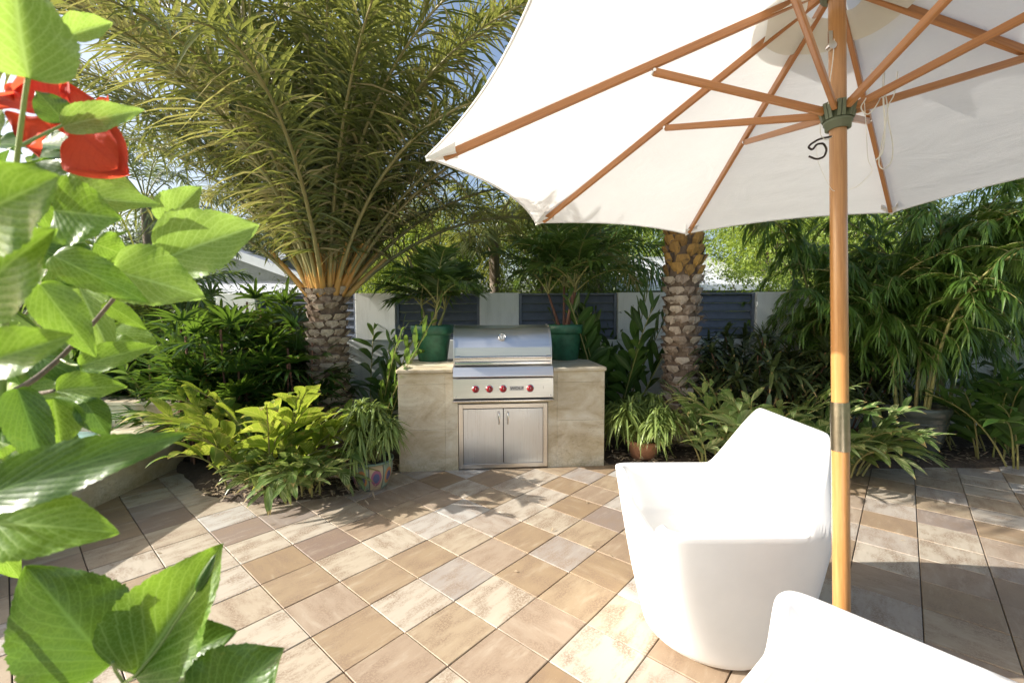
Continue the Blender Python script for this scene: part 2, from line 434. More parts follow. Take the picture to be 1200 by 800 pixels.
MT['wallp'] = m_paint('pale_green_stucco', (.86, .88, .84))
MT['greenpot'] = plain('green_pot_plastic', (.028, .115, .062), .42, 0, .3, 14, .1)
MT['soil'] = m_soil()
MT['terra'] = plain('terracotta', (.42, .20, .11), .8, 0, .25, 20, .3)
MT['grass_far'] = plain('lawn', (.08, .12, .04), .9, 0, .4, 3)
MT['roofwhite'] = plain('pale_roof', (.50, .52, .54), .6, 0, .15, 2)
MT['roofgrey'] = plain('grey_roof', (.33, .35, .38), .6, 0, .2, 2)
MT['fascia'] = plain('white_fascia', (.78, .79, .78), .6, 0, .05)
MT['gable'] = plain('grey_gable_siding', (.30, .32, .30), .7, 0, .1)
MT['trunk'] = m_bark('palm_trunk_fibre', (.24, .17, .11), (.07, .045, .03))
MT['boot'] = m_bark('palm_boot_cut', (.60, .52, .43), (.17, .11, .075))
MT['bootor'] = m_bark('orange_boot', (.58, .34, .09), (.24, .14, .05))
MT['bark'] = m_bark('grey_bark', (.26, .21, .16), (.09, .07, .05))
MT['petiole'] = leafmat('palm_petiole', (.62, .30, .07), (.58, .40, .13), tfac=.08, ribf=0)
MT['datefrond'] = leafmat('date_palm_leaflet', (.055, .085, .022), (.185, .205, .07), (.42, .44, .08), .34, .31, dry=(.48, .38, .22), ribf=.15)
MT['datedry'] = leafmat('dry_palm_leaflet', (.34, .25, .14), (.55, .45, .32), (.6, .42, .18), .3, .55, ribf=.1)
MT['rachis'] = leafmat('date_palm_rachis', (.27, .25, .11), (.36, .30, .13), tfac=.05, ribf=0)
MT['palmleaf'] = leafmat('potted_palm_leaflet', (.045, .10, .022), (.10, .18, .04), (.3, .42, .06), .3, .36, ribf=.3)
MT['cane'] = leafmat('yellow_green_cane', (.25, .27, .08), (.36, .30, .12), tfac=.05, ribf=0)
MT['brownstem'] = m_bark('brown_stem', (.30, .16, .10), (.13, .06, .04))
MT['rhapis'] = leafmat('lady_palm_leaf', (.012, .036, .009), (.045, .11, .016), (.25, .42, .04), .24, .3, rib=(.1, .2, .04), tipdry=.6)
MT['varieg'] = leafmat('variegated_ginger_leaf', (.075, .17, .02), (.17, .27, .03), (.50, .60, .06), .34, .33, stripe=(.60, .56, .15), rib=(.55, .6, .2), tipdry=.8)
MT['varieg_dark'] = leafmat('pale_striped_ginger_leaf', (.055, .125, .03), (.12, .21, .05), (.42, .52, .12), .3, .33, stripe=(.56, .57, .28), rib=(.5, .55, .3), tipdry=.8)
MT['ginger'] = leafmat('dark_ginger_leaf', (.022, .06, .014), (.06, .125, .026), (.3, .46, .06), .3, .3, rib=(.22, .32, .1))
MT['spider'] = leafmat('fine_strap_leaf', (.13, .21, .05), (.30, .37, .10), (.5, .6, .12), .3, .4, rib=(.4, .5, .2), ribw=.15)
MT['dracaena'] = leafmat('dark_bronze_leaf', (.04, .065, .022), (.11, .14, .045), (.22, .28, .08), .25, .33, rib=(.12, .13, .05), tipdry=.8)
MT['bamboo'] = leafmat('bamboo_leaf', (.04, .10, .016), (.12, .215, .035), (.38, .52, .07), .33, .38, rib=(.25, .35, .1))
MT['tree_a'] = leafmat('dark_tree_leaf', (.035, .06, .015), (.09, .13, .03), (.3, .4, .06), .35, .5, ribf=0)
MT['tree_b'] = leafmat('bright_tree_leaf', (.10, .17, .02), (.26, .34, .05), (.5, .6, .08), .4, .5, ribf=0)
MT['tree_c'] = leafmat('grey_green_tree_leaf', (.08, .10, .06), (.17, .20, .12), (.3, .36, .14), .3, .5, ribf=0)
MT['hib'] = leafmat('hibiscus_leaf', (.07, .165, .016), (.13, .25, .03), (.36, .58, .045), .40, .37, rib=(.42, .58, .18), ribw=.028, ribf=.9, veins=.75)
MT['hibpale'] = leafmat('pale_hibiscus_leaf', (.17, .30, .05), (.23, .37, .075), (.45, .66, .10), .40, .4, rib=(.52, .68, .28), ribw=.028, ribf=.9, veins=.75)
MT['hibdark'] = leafmat('dark_hibiscus_leaf', (.03, .085, .009), (.055, .13, .014), (.22, .4, .035), .3, .3, rib=(.22, .36, .09), ribw=.028, ribf=.8, veins=.6)
MT['hibstem'] = leafmat('green_hibiscus_stem', (.22, .33, .08), (.3, .4, .12), tfac=.05, ribf=0)
MT['petal'] = leafmat('red_hibiscus_petal', (.62, .05, .025), (.78, .13, .07), (1.0, .14, .06), .45, .75, rib=(.45, .015, .02), ribw=.03, ribf=.4, veins=.5)
MT['stamen'] = plain('yellow_stamen', (.85, .45, .12), .6)
MT['litter'] = leafmat('dry_leaf_litter', (.30, .22, .14), (.52, .42, .30), tfac=.1, ribf=.2)
MT['greyglaze'] = plain('grey_green_glaze', (.065, .075, .062), .18, 0, .25, 12, .15)
def m_water():
    m, nt, b = newmat('pool_water')
    b.inputs['Base Color'].default_value = (.30, .52, .48, 1); b.inputs['Roughness'].default_value = .06
    b.inputs['IOR'].default_value = 1.33
    bump(nt, b, noise(nt, 9, 3, .5, objco(nt)), .25, .02)
    return m
MT['water'] = m_water()
def m_talavera():
    m, nt, b = newmat('painted_talavera_glaze')
    uv = nt.nodes.new('ShaderNodeUVMap').outputs[0]
    s_ = nt.nodes.new('ShaderNodeSeparateXYZ'); L(nt, uv, s_.inputs[0])
    u = mth(nt, 'MULTIPLY', s_.outputs[0], 9)
    fx = mth(nt, 'SUBTRACT', mth(nt, 'FRACT', u), .5)
    fy = mth(nt, 'MULTIPLY', mth(nt, 'SUBTRACT', s_.outputs[1], .25), 7)
    r = mth(nt, 'SQRT', mth(nt, 'ADD', mth(nt, 'MULTIPLY', fx, fx), mth(nt, 'MULTIPLY', mth(nt, 'MULTIPLY', fy, fy), .5)))
    odd = mth(nt, 'GREATER_THAN', mth(nt, 'FRACT', mth(nt, 'MULTIPLY', u, .5)), .5)
    fl = mix(nt, odd, (.50, .20, .05), (.30, .08, .16))
    bg_ = mix(nt, odd, (.22, .30, .22), (.45, .36, .22))
    band = ramp(nt, r, [(0, (0,)*3), (.22, (0,)*3), (.23, (1,)*3), (1, (1,)*3)], 'LINEAR')
    col = mix(nt, band, (.06, .08, .20), fl)
    out = ramp(nt, r, [(.36, (0,)*3), (.38, (1,)*3)])
    col = mix(nt, out, col, bg_)
    edge = ramp(nt, mth(nt, 'ABSOLUTE', fx), [(.455, (0,)*3), (.47, (1,)*3)])
    col = mix(nt, edge, col, (.05, .07, .06))
    rim = mth(nt, 'GREATER_THAN', s_.outputs[1], .375)
    col = mix(nt, rim, col, (.09, .17, .12))
    col = mix(nt, mth(nt, 'MULTIPLY', noise(nt, 60, 4, .6, objco(nt)), .3), col, (.3, .27, .2))
    L(nt, col, b.inputs['Base Color']); b.inputs['Roughness'].default_value = .3
    return m
MT['talavera'] = m_talavera()

# ------------------------------------------------------------------ the setting
g = MB()
g.add([[-400, -400, -.06], [400, -400, -.06], [400, 400, -.06], [-400, 400, -.06]], [[0, 1, 2, 3]], smooth=False)
tag(g.build('ground', MT['grass_far']), kind='structure')
# joint bed under the pavers
g = MB(); g.add([[-3.2, -3, -.014], [8, -3, -.014], [8, 5.6, -.014], [-3.2, 5.6, -.014]], [[0, 1, 2, 3]], smooth=False)
tag(g.build('paving_bed', MT['joint']), kind='structure')
TS = .2039*1.5; A0 = .8508; O0 = np.array([-1.2588, 2.1495])*1.5
uu = np.array([math.cos(A0), math.sin(A0)]); vv = np.array([math.sin(A0), -math.cos(A0)])
g = MB()
prev = .5
for i in range(-22, 34):
    for j in range(-22, 34):
        c = O0 + TS*((i+.5)*uu + (j+.5)*vv)
        if not (-3.45 < c[0] < 7.2 and -.6 < c[1] < 5.35): continue
        gap = .0026; h0 = TS/2-gap; bv = .0022
        dz = rng.normal(0, .0007); tx, ty = rng.normal(0, .0022, 2)
        V = []
        for hs, z in ((h0, -.014), (h0, -bv), (h0-bv, 0)):
            for a, b_ in ((-1, -1), (1, -1), (1, 1), (-1, 1)):
                p = c + uu*a*hs + vv*b_*hs; V.append([p[0], p[1], z+dz+(tx*a+ty*b_)*.3 if z > -.01 else z])
        F = [[8, 11, 10, 9]]
        for k in range(4):
            k2 = (k+1) % 4
            F += [[k, k+4, k2+4, k2], [k+4, k+8, k2+8, k2+4]]
        F = [f[::-1] for f in F]
        off = rng.random(2)*40
        flip = rng.random() < .78
        UV = []
        for hs in (h0, h0, h0-bv):
            for a, b_ in ((-1, -1), (1, -1), (1, 1), (-1, 1)):
                UV.append((a*hs+off[0], b_*hs+off[1]) if flip else (b_*hs+off[0], a*hs+off[1]))
        # (normals are made consistent below)
        g.add(V, [f[::-1] for f in F], 0, UV, rng.random(), False)
pat = g.build('patio', MT['tile']); tag(pat, kind='structure')

def mound(name, pts, h=.05, seed=0):
    # irregular planting bed: polygon outline, raised softly to the middle
    r = np.random.default_rng(seed); pts = np.array(pts, float); c = pts.mean(0)
    out = []
    for k in range(len(pts)):
        a, b_ = pts[k], pts[(k+1) % len(pts)]
        for t in np.linspace(0, 1, 8, endpoint=False): out.append(a*(1-t)+b_*t + r.normal(0, .018, 2))
    out = np.array(out); n = len(out); rings = 14; V = []
    for k in range(rings+1):
        s_ = 1-k/rings
        for p in out:
            q = c+(p-c)*s_
            V.append([q[0], q[1], .004+h*(1-s_**6)**.8+(r.normal(0, h*.14) if k else -.006)])
    F = []
    for k in range(rings):
        for q in range(n):
            F.append([k*n+q, k*n+(q+1) % n, (k+1)*n+(q+1) % n, (k+1)*n+q])
    m_ = MB(); m_.add(V, F); return tag(m_.build(name, MT['soil']), kind='structure')
mound('soil', [(-3.28, 4.25), (-2.55, 3.62), (-2.0, 3.42), (-1.35, 3.62), (-1.2, 4.0), (-1.1, 4.2), (-1.1, 5.6), (-5, 5.6), (-5, 4.6)], .05, 1)
mound('soil', [(.93, 4.36), (1.6, 4.3), (2.2, 4.15), (3.0, 4.15), (4.2, 4.22), (6.5, 4.3), (8, 4.3), (8, 5.6), (.93, 5.6)], .05, 2)
g = MB()      # leaf litter
n_ = 900
P = np.c_[rng.uniform(-2.6, -1.1, n_), rng.uniform(3.45, 4.3, n_), rng.uniform(.03, .075, n_)]
P2 = np.c_[rng.uniform(1.0, 5.5, n_), rng.uniform(4.25, 4.7, n_), rng.uniform(.03, .075, n_)]
P3 = np.c_[rng.uniform(-2.5, 4.5, 26), rng.uniform(2.4, 4.1, 26), np.full(26, .006)]
for Q, sc_ in ((P, 1), (P2, 1), (P3, .6)):
    k = len(Q); D = nrm(np.c_[rng.normal(0, 1, (k, 2)), rng.normal(0, .15, k)])
    g.leaves(Q, D, [0, 0, 1], rng.uniform(.03, .09, k)*sc_, rng.uniform(.008, .022, k)*sc_, 0, 3, .5)
tag(g.build('leaf_litter', MT['litter']), kind='stuff')

# ------------------------------------------------------------------ garden wall with louvre panels
WY = 5.6
wall = empty('garden_wall', (0, WY, 0), 'pale green rendered garden wall with taller piers running behind the grill', 'wall')
g = MB(); g.box((-9, 0, 0), (9, .2, 1.16)); bevel(g.build('wall_base', MT['wallp'], wall), .006)
piers = [(-5.6, -5.1), (-3.68, -3.18), (-1.95, -1.455), (-.402, .087), (1.32, 1.93), (3.05, 3.75), (5.4, 5.9), (7.6, 8.1)]
for a, b_ in piers:
    g = MB(); g.box((a, -.02, 1.1605), (b_, .22, 1.745)); bevel(g.build('pier', MT['wallp'], wall), .006)
panlab = ['slate blue louvre fence panel hidden mostly behind hibiscus leaves at far left', 'slate blue louvre fence panel behind the lady palm clump left of the palm',
          'slate blue louvre fence panel behind the left green pot', 'slate blue louvre fence panel behind the right green pot',
          'slate blue louvre fence panel just right of the right palm trunk', 'slate blue louvre fence panel hidden behind the bamboo foliage', 'slate blue louvre fence panel at far right end']
for k in range(len(piers)-1):
    a, b_ = piers[k][1]+.003, piers[k+1][0]-.003
    if k in (0, 6): continue
    e = empty('fence_panel', ((a+b_)/2, WY, 1.165), panlab[k], 'fence panel', 'slate blue louvre panels between wall piers')
    w = (b_-a)/2
    g = MB(); g.box((-w, .03, 0), (-w+.035, .1, .575)); g.box((w-.035, .03, 0), (w, .1, .575)); g.box((-w+.035, .03, .553), (w-.035, .1, .575)); g.box((-w+.035, .03, 0), (w-.035, .1, .02))
    bevel(g.build('frame', MT['slate'], e), .003)
    ns = 5
    for q in range(ns):
        z = .024+(q+.5)*.528/ns
        g = MB(); hh = .528/ns
        # a louvre blade: leaning board with rounded lip
        pr = [(.045, -.5*hh), (.040, -.36*hh), (.075, .42*hh), (.085, .5*hh), (.092, .44*hh), (.058, -.42*hh)]
        V = [[sx_, y, z+dz_*.97] for sx_ in (-w+.036, w-.036) for y, dz_ in pr]
        F = [[i, (i+1) % 6, (i+1) % 6+6, i+6] for i in range(6)]
        g.add(V, F, smooth=False)
        g.build('slat', MT['slate'], e)

# ------------------------------------------------------------------ spa at left
spa = empty('raised_spa', (-3.28, 3.2, 0), 'raised travertine spa with white rim and pale teal water at far left', 'spa')
def spx(Y): return -3.25 - .0*(Y-3) - .03*(Y-3.0)**2*.4
ys = np.linspace(.9, 4.36, 40)
g = MB(); RZ = .435
# outer face in panels and rim
out = np.array([[-3.25-.014*(y-3.2)**2, y] for y in ys]); inn = out - np.array([.30, 0])
V = []; 
for p, q in zip(out, inn): V += [[p[0], p[1], 0], [p[0], p[1], RZ], [q[0], q[1], RZ], [q[0], q[1], .1]]
F = []
for i in range(len(ys)-1):
    for k in range(3): F.append([i*4+k, i*4+4+k, i*4+5+k, i*4+1+k])
F += [[0, 1, 2, 3], [(len(ys)-1)*4+3, (len(ys)-1)*4+2, (len(ys)-1)*4+1, (len(ys)-1)*4]]
rn = np.repeat(np.where((np.arange(len(ys))//9) % 2 == 0, .1, .9), 4)
g.add(V, F, 0, None, rn, False); g.build('wall', MT['trav'], spa, world=True)
g = MB(); V = []
for p, q in zip(out, inn): V += [[p[0]+.02, p[1], RZ+.002], [p[0]+.02, p[1], RZ+.032], [q[0]-.01, q[1], RZ+.032], [q[0]-.01, q[1], RZ+.002]]
F = []
for i in range(len(ys)-1):
    for k in range(4): F.append([i*4+k, i*4+4+k, i*4+4+(k+1) % 4, i*4+(k+1) % 4])
F += [[0, 1, 2, 3], [(len(ys)-1)*4+3, (len(ys)-1)*4+2, (len(ys)-1)*4+1, (len(ys)-1)*4]]
g.add(V, F, smooth=False); g.build('rim', MT['trav_clean'], spa, world=True)
g = MB(); g.add([[-8, .9, .34], [-3.5, .9, .34], [-3.5, 4.36, .34], [-8, 4.36, .34]], [[0, 1, 2, 3]], smooth=False)
g.build('water', MT['water'], spa, world=True)
g = MB(); g.box((-8, 4.37, 0), (-3.3, 4.62, .60)); g.box((-8, 4.35, .602), (-3.27, 4.66, .64), 1)
bevel(g.build('back_ledge', [MT['trav'], MT['trav_clean']], spa, world=True), .006)
g = MB(); g.box((-8, .7, 0), (-3.6, .895, .42)); g.build('near_ledge', MT['trav_clean'], spa, world=True)

# ------------------------------------------------------------------ counter and grill (local frame: x along the front, y into depth)
CE = (-.085, 4.22, 0); CR = math.atan2(.16, 1.97); HW = .985; CT = .975
cnt = empty('stone_counter', CE, 'travertine clad outdoor kitchen counter with steel cabinet doors', 'counter', None, CR)
cutx0, cutx1 = -.472, .472           # grill bay
dx0, dx1, dz0, dz1 = -.425, .425, .015, .635
def slabs(g, x0, x1, z0, z1, y0=0, y1=.03, nx=1, nz=1, gapw=.0006):
    for i in range(nx):
        for j in range(nz):
            a = x0+(x1-x0)*i/nx; b_ = x0+(x1-x0)*(i+1)/nx; c_ = z0+(z1-z0)*j/nz; d_ = z0+(z1-z0)*(j+1)/nz
            g.box((a+gapw, y0+rng.random()*.0012, c_+gapw), (b_-gapw, y1, d_-gapw), 0, rng.random())
g = MB()
for x0, x1, zs_ in ((-HW, -.55, (.0, .40, .83, .935)), (-.55, -.430, (.0, .40, .83, .935)), (.430, .52, (.0, .83, .935)), (.52, HW, (.0, .46, .83, .935))):
    for z0, z1 in zip(zs_[:-1], zs_[1:]): slabs(g, x0, x1, z0, z1)
slabs(g, -.430, .430, .642, .682)
g.box((-HW, .032, 0), (-HW+.03, .90, .935), 0, .3); g.box((HW-.03, .032, 0), (HW, .90, .935), 0, .6)
g.box((-HW+.032, .87, 0), (HW-.032, .9, .935), 0, .5)
g.box((-HW+.032, .034, 0), (-.445, .868, .93), 0, .5); g.box((.445, .034, 0), (HW-.032, .868, .93), 0, .5)
bevel(g.build('stone_cladding', MT['trav'], cnt), .001)
for x0, x1 in ((-HW-.014, cutx0-.004), (cutx1+.004, HW+.014)):
    g = MB(); g.box((x0, -.022, .937), (x1, .93, CT)); bevel(g.build('countertop', MT['trav_clean'], cnt), .012, 4)
g = MB(); g.box((cutx0, .72, .937), (cutx1, .93, CT-.003)); g.build('countertop', MT['trav_clean'], cnt)
# cabinet doors
g = MB(); fw_ = .042
g.box((dx0, -.008, dz0), (dx0+fw_, .03, dz1)); g.box((dx1-fw_, -.008, dz0), (dx1, .03, dz1))
g.box((dx0+fw_, -.008, dz1-fw_), (dx1-fw_, .03, dz1)); g.box((dx0+fw_, -.008, dz0), (dx1-fw_, .03, dz0+fw_))
bevel(g.build('door_frame', MT['steel'], cnt), .003)
g = MB(); g.box((dx0+fw_, .022, dz0+fw_), (dx1-fw_, .028, dz1-fw_)); g.build('cabinet_recess', MT['dark'], cnt)
for sgn in (-1, 1):
    x0, x1 = sorted((sgn*.0045, sgn*(dx1-fw_-.005)))
    g = MB()
    # slightly crowned sheet so the light runs down it in a streak
    nx = 24; xs = np.linspace(x0, x1, nx); cr = .0035*np.sin(np.pi*(xs-x0)/(x1-x0))
    z0, z1 = dz0+fw_+.005, dz1-fw_-.005
    V = [[x, -.010-c_, z] for z in (z0, z1) for x, c_ in zip(xs, cr)]
    V += [[x, .018, z] for z in (z0, z1) for x in xs]
    F = [[i, i+1, nx+i+1, nx+i] for i in range(nx-1)]
    F += [[2*nx+i, 2*nx+i+1, i+1, i] for i in range(nx-1)] + [[nx+i, nx+i+1, 3*nx+i+1, 3*nx+i] for i in range(nx-1)]
    F += [[0, nx, 3*nx, 2*nx], [nx-1, 3*nx-1, 4*nx-1, 2*nx-1]]
    g.add(V, F, smooth=False)
    d = g.build('cabinet_door', MT['steel_door'], cnt)
    g = MB(); hx = sgn*.042; hz = np.linspace(.44, .565, 14)
    tt = np.linspace(-1, 1, 14)
    g.tube(np.c_[np.full(14, hx), -.016-.026*(1-tt**4), hz], .0055+.004*(1-np.abs(tt)), 10)
    g.box((hx-.008, -.018, .438), (hx+.008, -.0105, .454)); g.box((hx-.008, -.018, .552), (hx+.008, -.0105, .568))
    g.build('handle', MT['chrome'], d)

gr = empty('gas_grill', CE, 'stainless steel built in gas grill with red knobs and closed hood', 'grill', None, CR)
gw = .47
def extr(g, prof, x0, x1, mi=0, smooth=False, nx=1, caps=True):
    n = len(prof); xs = np.linspace(x0, x1, nx+1)
    V = [[x, y, z] for x in xs for y, z in prof]
    F = [[a*n+i, a*n+(i+1) % n, (a+1)*n+(i+1) % n, (a+1)*n+i] for a in range(nx) for i in range(n)]
    g.add(V, F, mi, None, .5, smooth)
    if caps:
        g.add([[x0, y, z] for y, z in prof], [list(range(n))], mi, None, .5, False)
        g.add([[x1, y, z] for y, z in prof], [list(range(n))[::-1]], mi, None, .5, False)
def fascia():
    g = MB()
    extr(g, [(-.055, .695), (-.070, .702), (-.060, .885), (-.045, .893), (.03, .893), (.03, .695)], -gw, gw); return g
bevel(fascia().build('control_panel', MT['steel'], gr), .003)
g = MB(); extr(g, [(-.066, .898), (-.074, .905), (-.040, .992), (.0, 1.000), (.60, 1.000), (.60, .980), (.03, .90)], -gw, gw)
bevel(g.build('bezel', MT['steel'], gr), .003)
g = MB(); extr(g, [(-.062, .668), (-.092, .674), (-.092, .684), (-.06, .690), (.03, .690), (.03, .668)], -gw-.004, gw+.004)
bevel(g.build('drip_ledge', MT['chrome'], gr), .002)
g = MB(); g.box((-gw+.004, -.04, .6905), (gw-.004, .02, .6945)); g.build('gap', MT['dark'], gr)
g = MB(); g.box((-gw+.004, -.03, .8932), (gw-.004, .02, .8975)); g.build('gap', MT['dark'], gr)
# hood: lower flat panel, bend, upper sloping panel, curved over top
hp = [(.015, 1.006), (.012, 1.075), (.022, 1.17), (.050, 1.235)]
for a in np.linspace(0, 1, 9): hp.append((.050+.06*a+.03*a*a, 1.235+.115*a**.95))
for a in np.linspace(.15, 1, 8): hp.append((.14+.42*a, 1.35+.055*math.sin(a*math.pi)*.8-.10*a*a))
hp += [(.58, 1.006)]
HWD = .455
g = MB(); extr(g, hp, -HWD, HWD, nx=8)
hood = g.build('hood', MT['steel'], gr)
bevel(hood, .004)
g = MB()
for sgn in (-1, 1):
    x0, x1 = sorted((sgn*(HWD+.0015), sgn*(HWD+.014)))
    extr(g, [(y*1.0-.006 if y < .3 else y+.004, z+(.006 if z > 1.2 else 0)) for y, z in hp], x0, x1)
g.build('hood_end', MT['steel'], gr)
g = MB(); extr(g, [(.008, 1.010), (-.012, 1.014), (-.012, 1.034), (.008, 1.040)], -HWD+.003, HWD-.003)
bevel(g.build('hood_lip', MT['chrome'], gr), .003)
hd = MB(); hd.tube([[x, -.052, 1.083] for x in np.linspace(-.425, .425, 10)], .0125, 16)
hdl = hd.build('handle', MT['chrome'], gr)
for sgn in (-1, 1):
    g = MB(); g.tube([[sgn*.425, .02, 1.083], [sgn*.425, -.055, 1.083]], .017, 14)
    g.tube([[sgn*.405, -.052, 1.083], [sgn*.45, -.052, 1.083]], .0175, 14); g.build('handle_bracket', MT['chrome'], hdl)
# thermometer on the sloping panel
tc = np.array([-.005, .062, 1.262])
th = bpy.data.objects.new('thermometer', None)
g = MB(); g.lathe([(0, 0), (.030, 0), (.030, .012), (.036, .012), (.036, .020), (.029, .021), (.028, .017), (0, .017)], 32, (0, 0, 0), 0, 'y')
tho = g.build('thermometer', MT['chrome'], gr); tho.location = tc + np.array([0, .0, 0]); tho.rotation_euler = (-R_(33), 0, 0)
g = MB(); g.lathe([(0, .0175), (.026, .0175)], 28, (0, 0, 0), 0, 'y'); g.build('dial', plain('dial_white', (.6, .6, .58), .3), tho)
g = MB(); g.box((-.002, -.0195, -.018), (.002, -.018, .012)); g.box((-.015, -.0195, .014), (.015, -.018, .018)); g.build('needle', MT['dark'], tho)
def fy(z): return -.070+(z-.702)*.010/.183
for kx in (-.262, -.133, -.005, .249):
    kz = .790
    g = MB(); g.lathe([(0, .0), (.037, 0), (.037, .005), (.031, .009), (0, .009)], 32, (kx, fy(kz), kz), 0, 'y')
    k_ = g.build('knob_bezel', MT['chrome'], gr)
    g = MB(); g.lathe([(.0, .009), (.031, .009), (.0315, .014), (.027, .034), (.021, .037), (0, .037)], 28, (kx, fy(kz), kz), 0, 'y')
    g.build('knob', MT['red'], k_)
    g = MB(); a = rng.normal(0, .12); yy = fy(kz)
    g.box((kx-.0045, yy-.047, kz-.021), (kx+.0045, yy-.0375, kz+.021), 0); g.build('grip', MT['red'], k_)
    g = MB()
    for s_ in (-1, 1): g.box((kx-.0012, yy-.0480, kz+.002*s_), (kx+.0012, yy-.0472, kz+.018*s_)) if s_ > 0 else None
    g.build('pointer_mark', MT['fascia'], k_)
# name plate
g = MB(); g.box((.058, fy(.79)-.004, .770), (.190, fy(.79)+.002, .812)); np_ = bevel(g.build('name_plate', plain('satin_name_plate', (.50, .50, .49), .45, .3), gr), .002)
def text(name, body, size, parent, loc, rot, mat, ext=.0008, fit=None):
    cu = bpy.data.curves.new(name, 'FONT'); cu.body = body; cu.size = size; cu.extrude = ext; cu.align_x = 'CENTER'; cu.align_y = 'CENTER'
    tmp = bpy.data.objects.new('tmp', cu); scene.collection.objects.link(tmp)
    dg = bpy.context.evaluated_depsgraph_get(); me = bpy.data.meshes.new_from_object(tmp.evaluated_get(dg))
    bpy.data.objects.remove(tmp); o = bpy.data.objects.new(name, me); scene.collection.objects.link(o)
    me.materials.clear(); me.materials.append(mat)
    o.parent = parent; o.location = loc; o.rotation_euler = rot
    if fit: o.scale = (fit, 1, 1)
    return o
text('lettering', 'WOLF', .036, np_, (.124, fy(.79)-.0048, .791), (R_(90), 0, 0), MT['dark'], .0006, 1.25)
g = MB()
for a in (0, 1, 2): g.box((.372+a*.0, fy(.79)-.0022, .785+a*.0095), (.378, fy(.79)+.001, .7885+a*.0095))
g.build('igniter_mark', MT['dark'], gr)
for sgn in (-1, 1):
    g = MB(); g.lathe([(0, .0), (.006, .0), (.005, .003), (0, .004)], 12, (sgn*.445, fy(.72), .722), 0, 'y'); g.build('screw', MT['chrome'], gr)

# ------------------------------------------------------------------ umbrella
K = 1.3/1.5
ax = nrm(np.array([-.02147959, .04081847, .99893567]))
e1 = nrm(np.cross([0, 1, 0], ax)); e2 = np.cross(ax, e1)
UO = np.array([1.25116431*K, 1.71327326*K, CAMH])
zt, zh, zs, qj, ph, UR = .646*K, 1.231*K, .741*K, .46, 3.124, 1.3
H = UO + ax*zh
base0 = UO - ax*(CAMH/ax[2])
um = empty('patio_umbrella', tuple(base0), 'open off white patio umbrella with wooden pole and ribs', 'umbrella')
tips = [UO + ax*zt + UR*(math.cos(ph-i*math.pi/4)*e1 + math.sin(ph-i*math.pi/4)*e2) for i in range(8)]
def wob(p): return p
g = MB()
NS, NT = 26, 20
for i in range(8):
    A_, B_ = tips[i], tips[(i+1) % 8]
    A2 = H + (A_-H)*1.045; B2 = H+(B_-H)*1.045
    V = []; UVs = []
    for a in range(NS+1):
        s0 = .10+.90*a/NS
        for b_ in range(NT+1):
            t = b_/NT; k4 = 4*t*(1-t)
            s_ = s0*(1-.05*k4*s0**2.2)
            p = H*(1-s_) + (A2*(1-t)+B2*t)*s_
            chord = np.linalg.norm(A2-B2)*s_
            p = p - ax*0 + ax*(.012 + -.028*k4*s0*(1-.5*s0))
            # tension creases near the hem
            p = p + ax*.0018*math.sin(a*1.9+i)*k4*s0
            V.append(p); UVs.append((t, s0))
    w = NT+1
    F = [[a*w+b_, (a+1)*w+b_, (a+1)*w+b_+1, a*w+b_+1] for a in range(NS) for b_ in range(NT)]
    g.add(V, F, 0, UVs)
can = g.build('canopy', MT['canvas'], um, world=True)
# hem band and seams
g = MB()
for i in range(8):
    A_, B_ = tips[i], tips[(i+1) % 8]; A2 = H+(A_-H)*1.045; B2 = H+(B_-H)*1.045
    pts = []
    for t in np.linspace(0, 1, 30):
        k4 = 4*t*(1-t); s_ = 1-.05*k4
        pts.append(H*(1-s_)+(A2*(1-t)+B2*t)*s_ + ax*(.012-.014*k4))
    g.tube(pts, .0035, 6, cap=False)
g.build('hem', MT['canvas'], can, world=True)
for i in range(8):
    g = MB(); e = H+(tips[i]-H)*1.045+ax*.010; e_in = H+(tips[i]-H)*.965-ax*.002
    sd = nrm(np.cross(tips[i]-H, ax))
    V = [e, e_in+sd*.035+ax*.012, e_in+sd*.035-ax*.020, e_in-sd*.035-ax*.020, e_in-sd*.035+ax*.012, e-ax*.012]
    g.add(V, [[0, 1, 2, 5], [0, 5, 3, 4]], smooth=False); g.add([V[5], V[2], V[3]], [[0, 1, 2]], smooth=False)
    g.build('tip_pocket', MT['canvas'], can, world=True)
g = MB()     # vent cap above the opening
for i in range(8):
    V = []
    for s_ in np.linspace(0.0, .24, 6):
        for t in np.linspace(0, 1, 8):
            V.append(H*(1-s_)+(tips[i]*(1-t)+tips[(i+1) % 8]*t)*s_ + ax*(.075-.02*4*t*(1-t)*s_/.24))
    g.add(V, [[a*8+b_, (a+1)*8+b_, (a+1)*8+b_+1, a*8+b_+1] for a in range(5) for b_ in range(7)])
g.build('vent_cap', MT['canvas'], um, world=True)
g = MB()     # reinforcing liner hanging under the crown
for i in range(8):
    V = []
    for s_ in np.linspace(0.07, .17, 5):
        for t in np.linspace(0, 1, 8):
            V.append(H*(1-s_)+(tips[i]*(1-t)+tips[(i+1) % 8]*t)*s_ - ax*(.006+.018*4*t*(1-t)))
    g.add(V, [[a*8+b_, (a+1)*8+b_, (a+1)*8+b_+1, a*8+b_+1] for a in range(4) for b_ in range(7)])
g.build('crown_liner', MT['liner'], um, world=True)
SL = UO + ax*zs
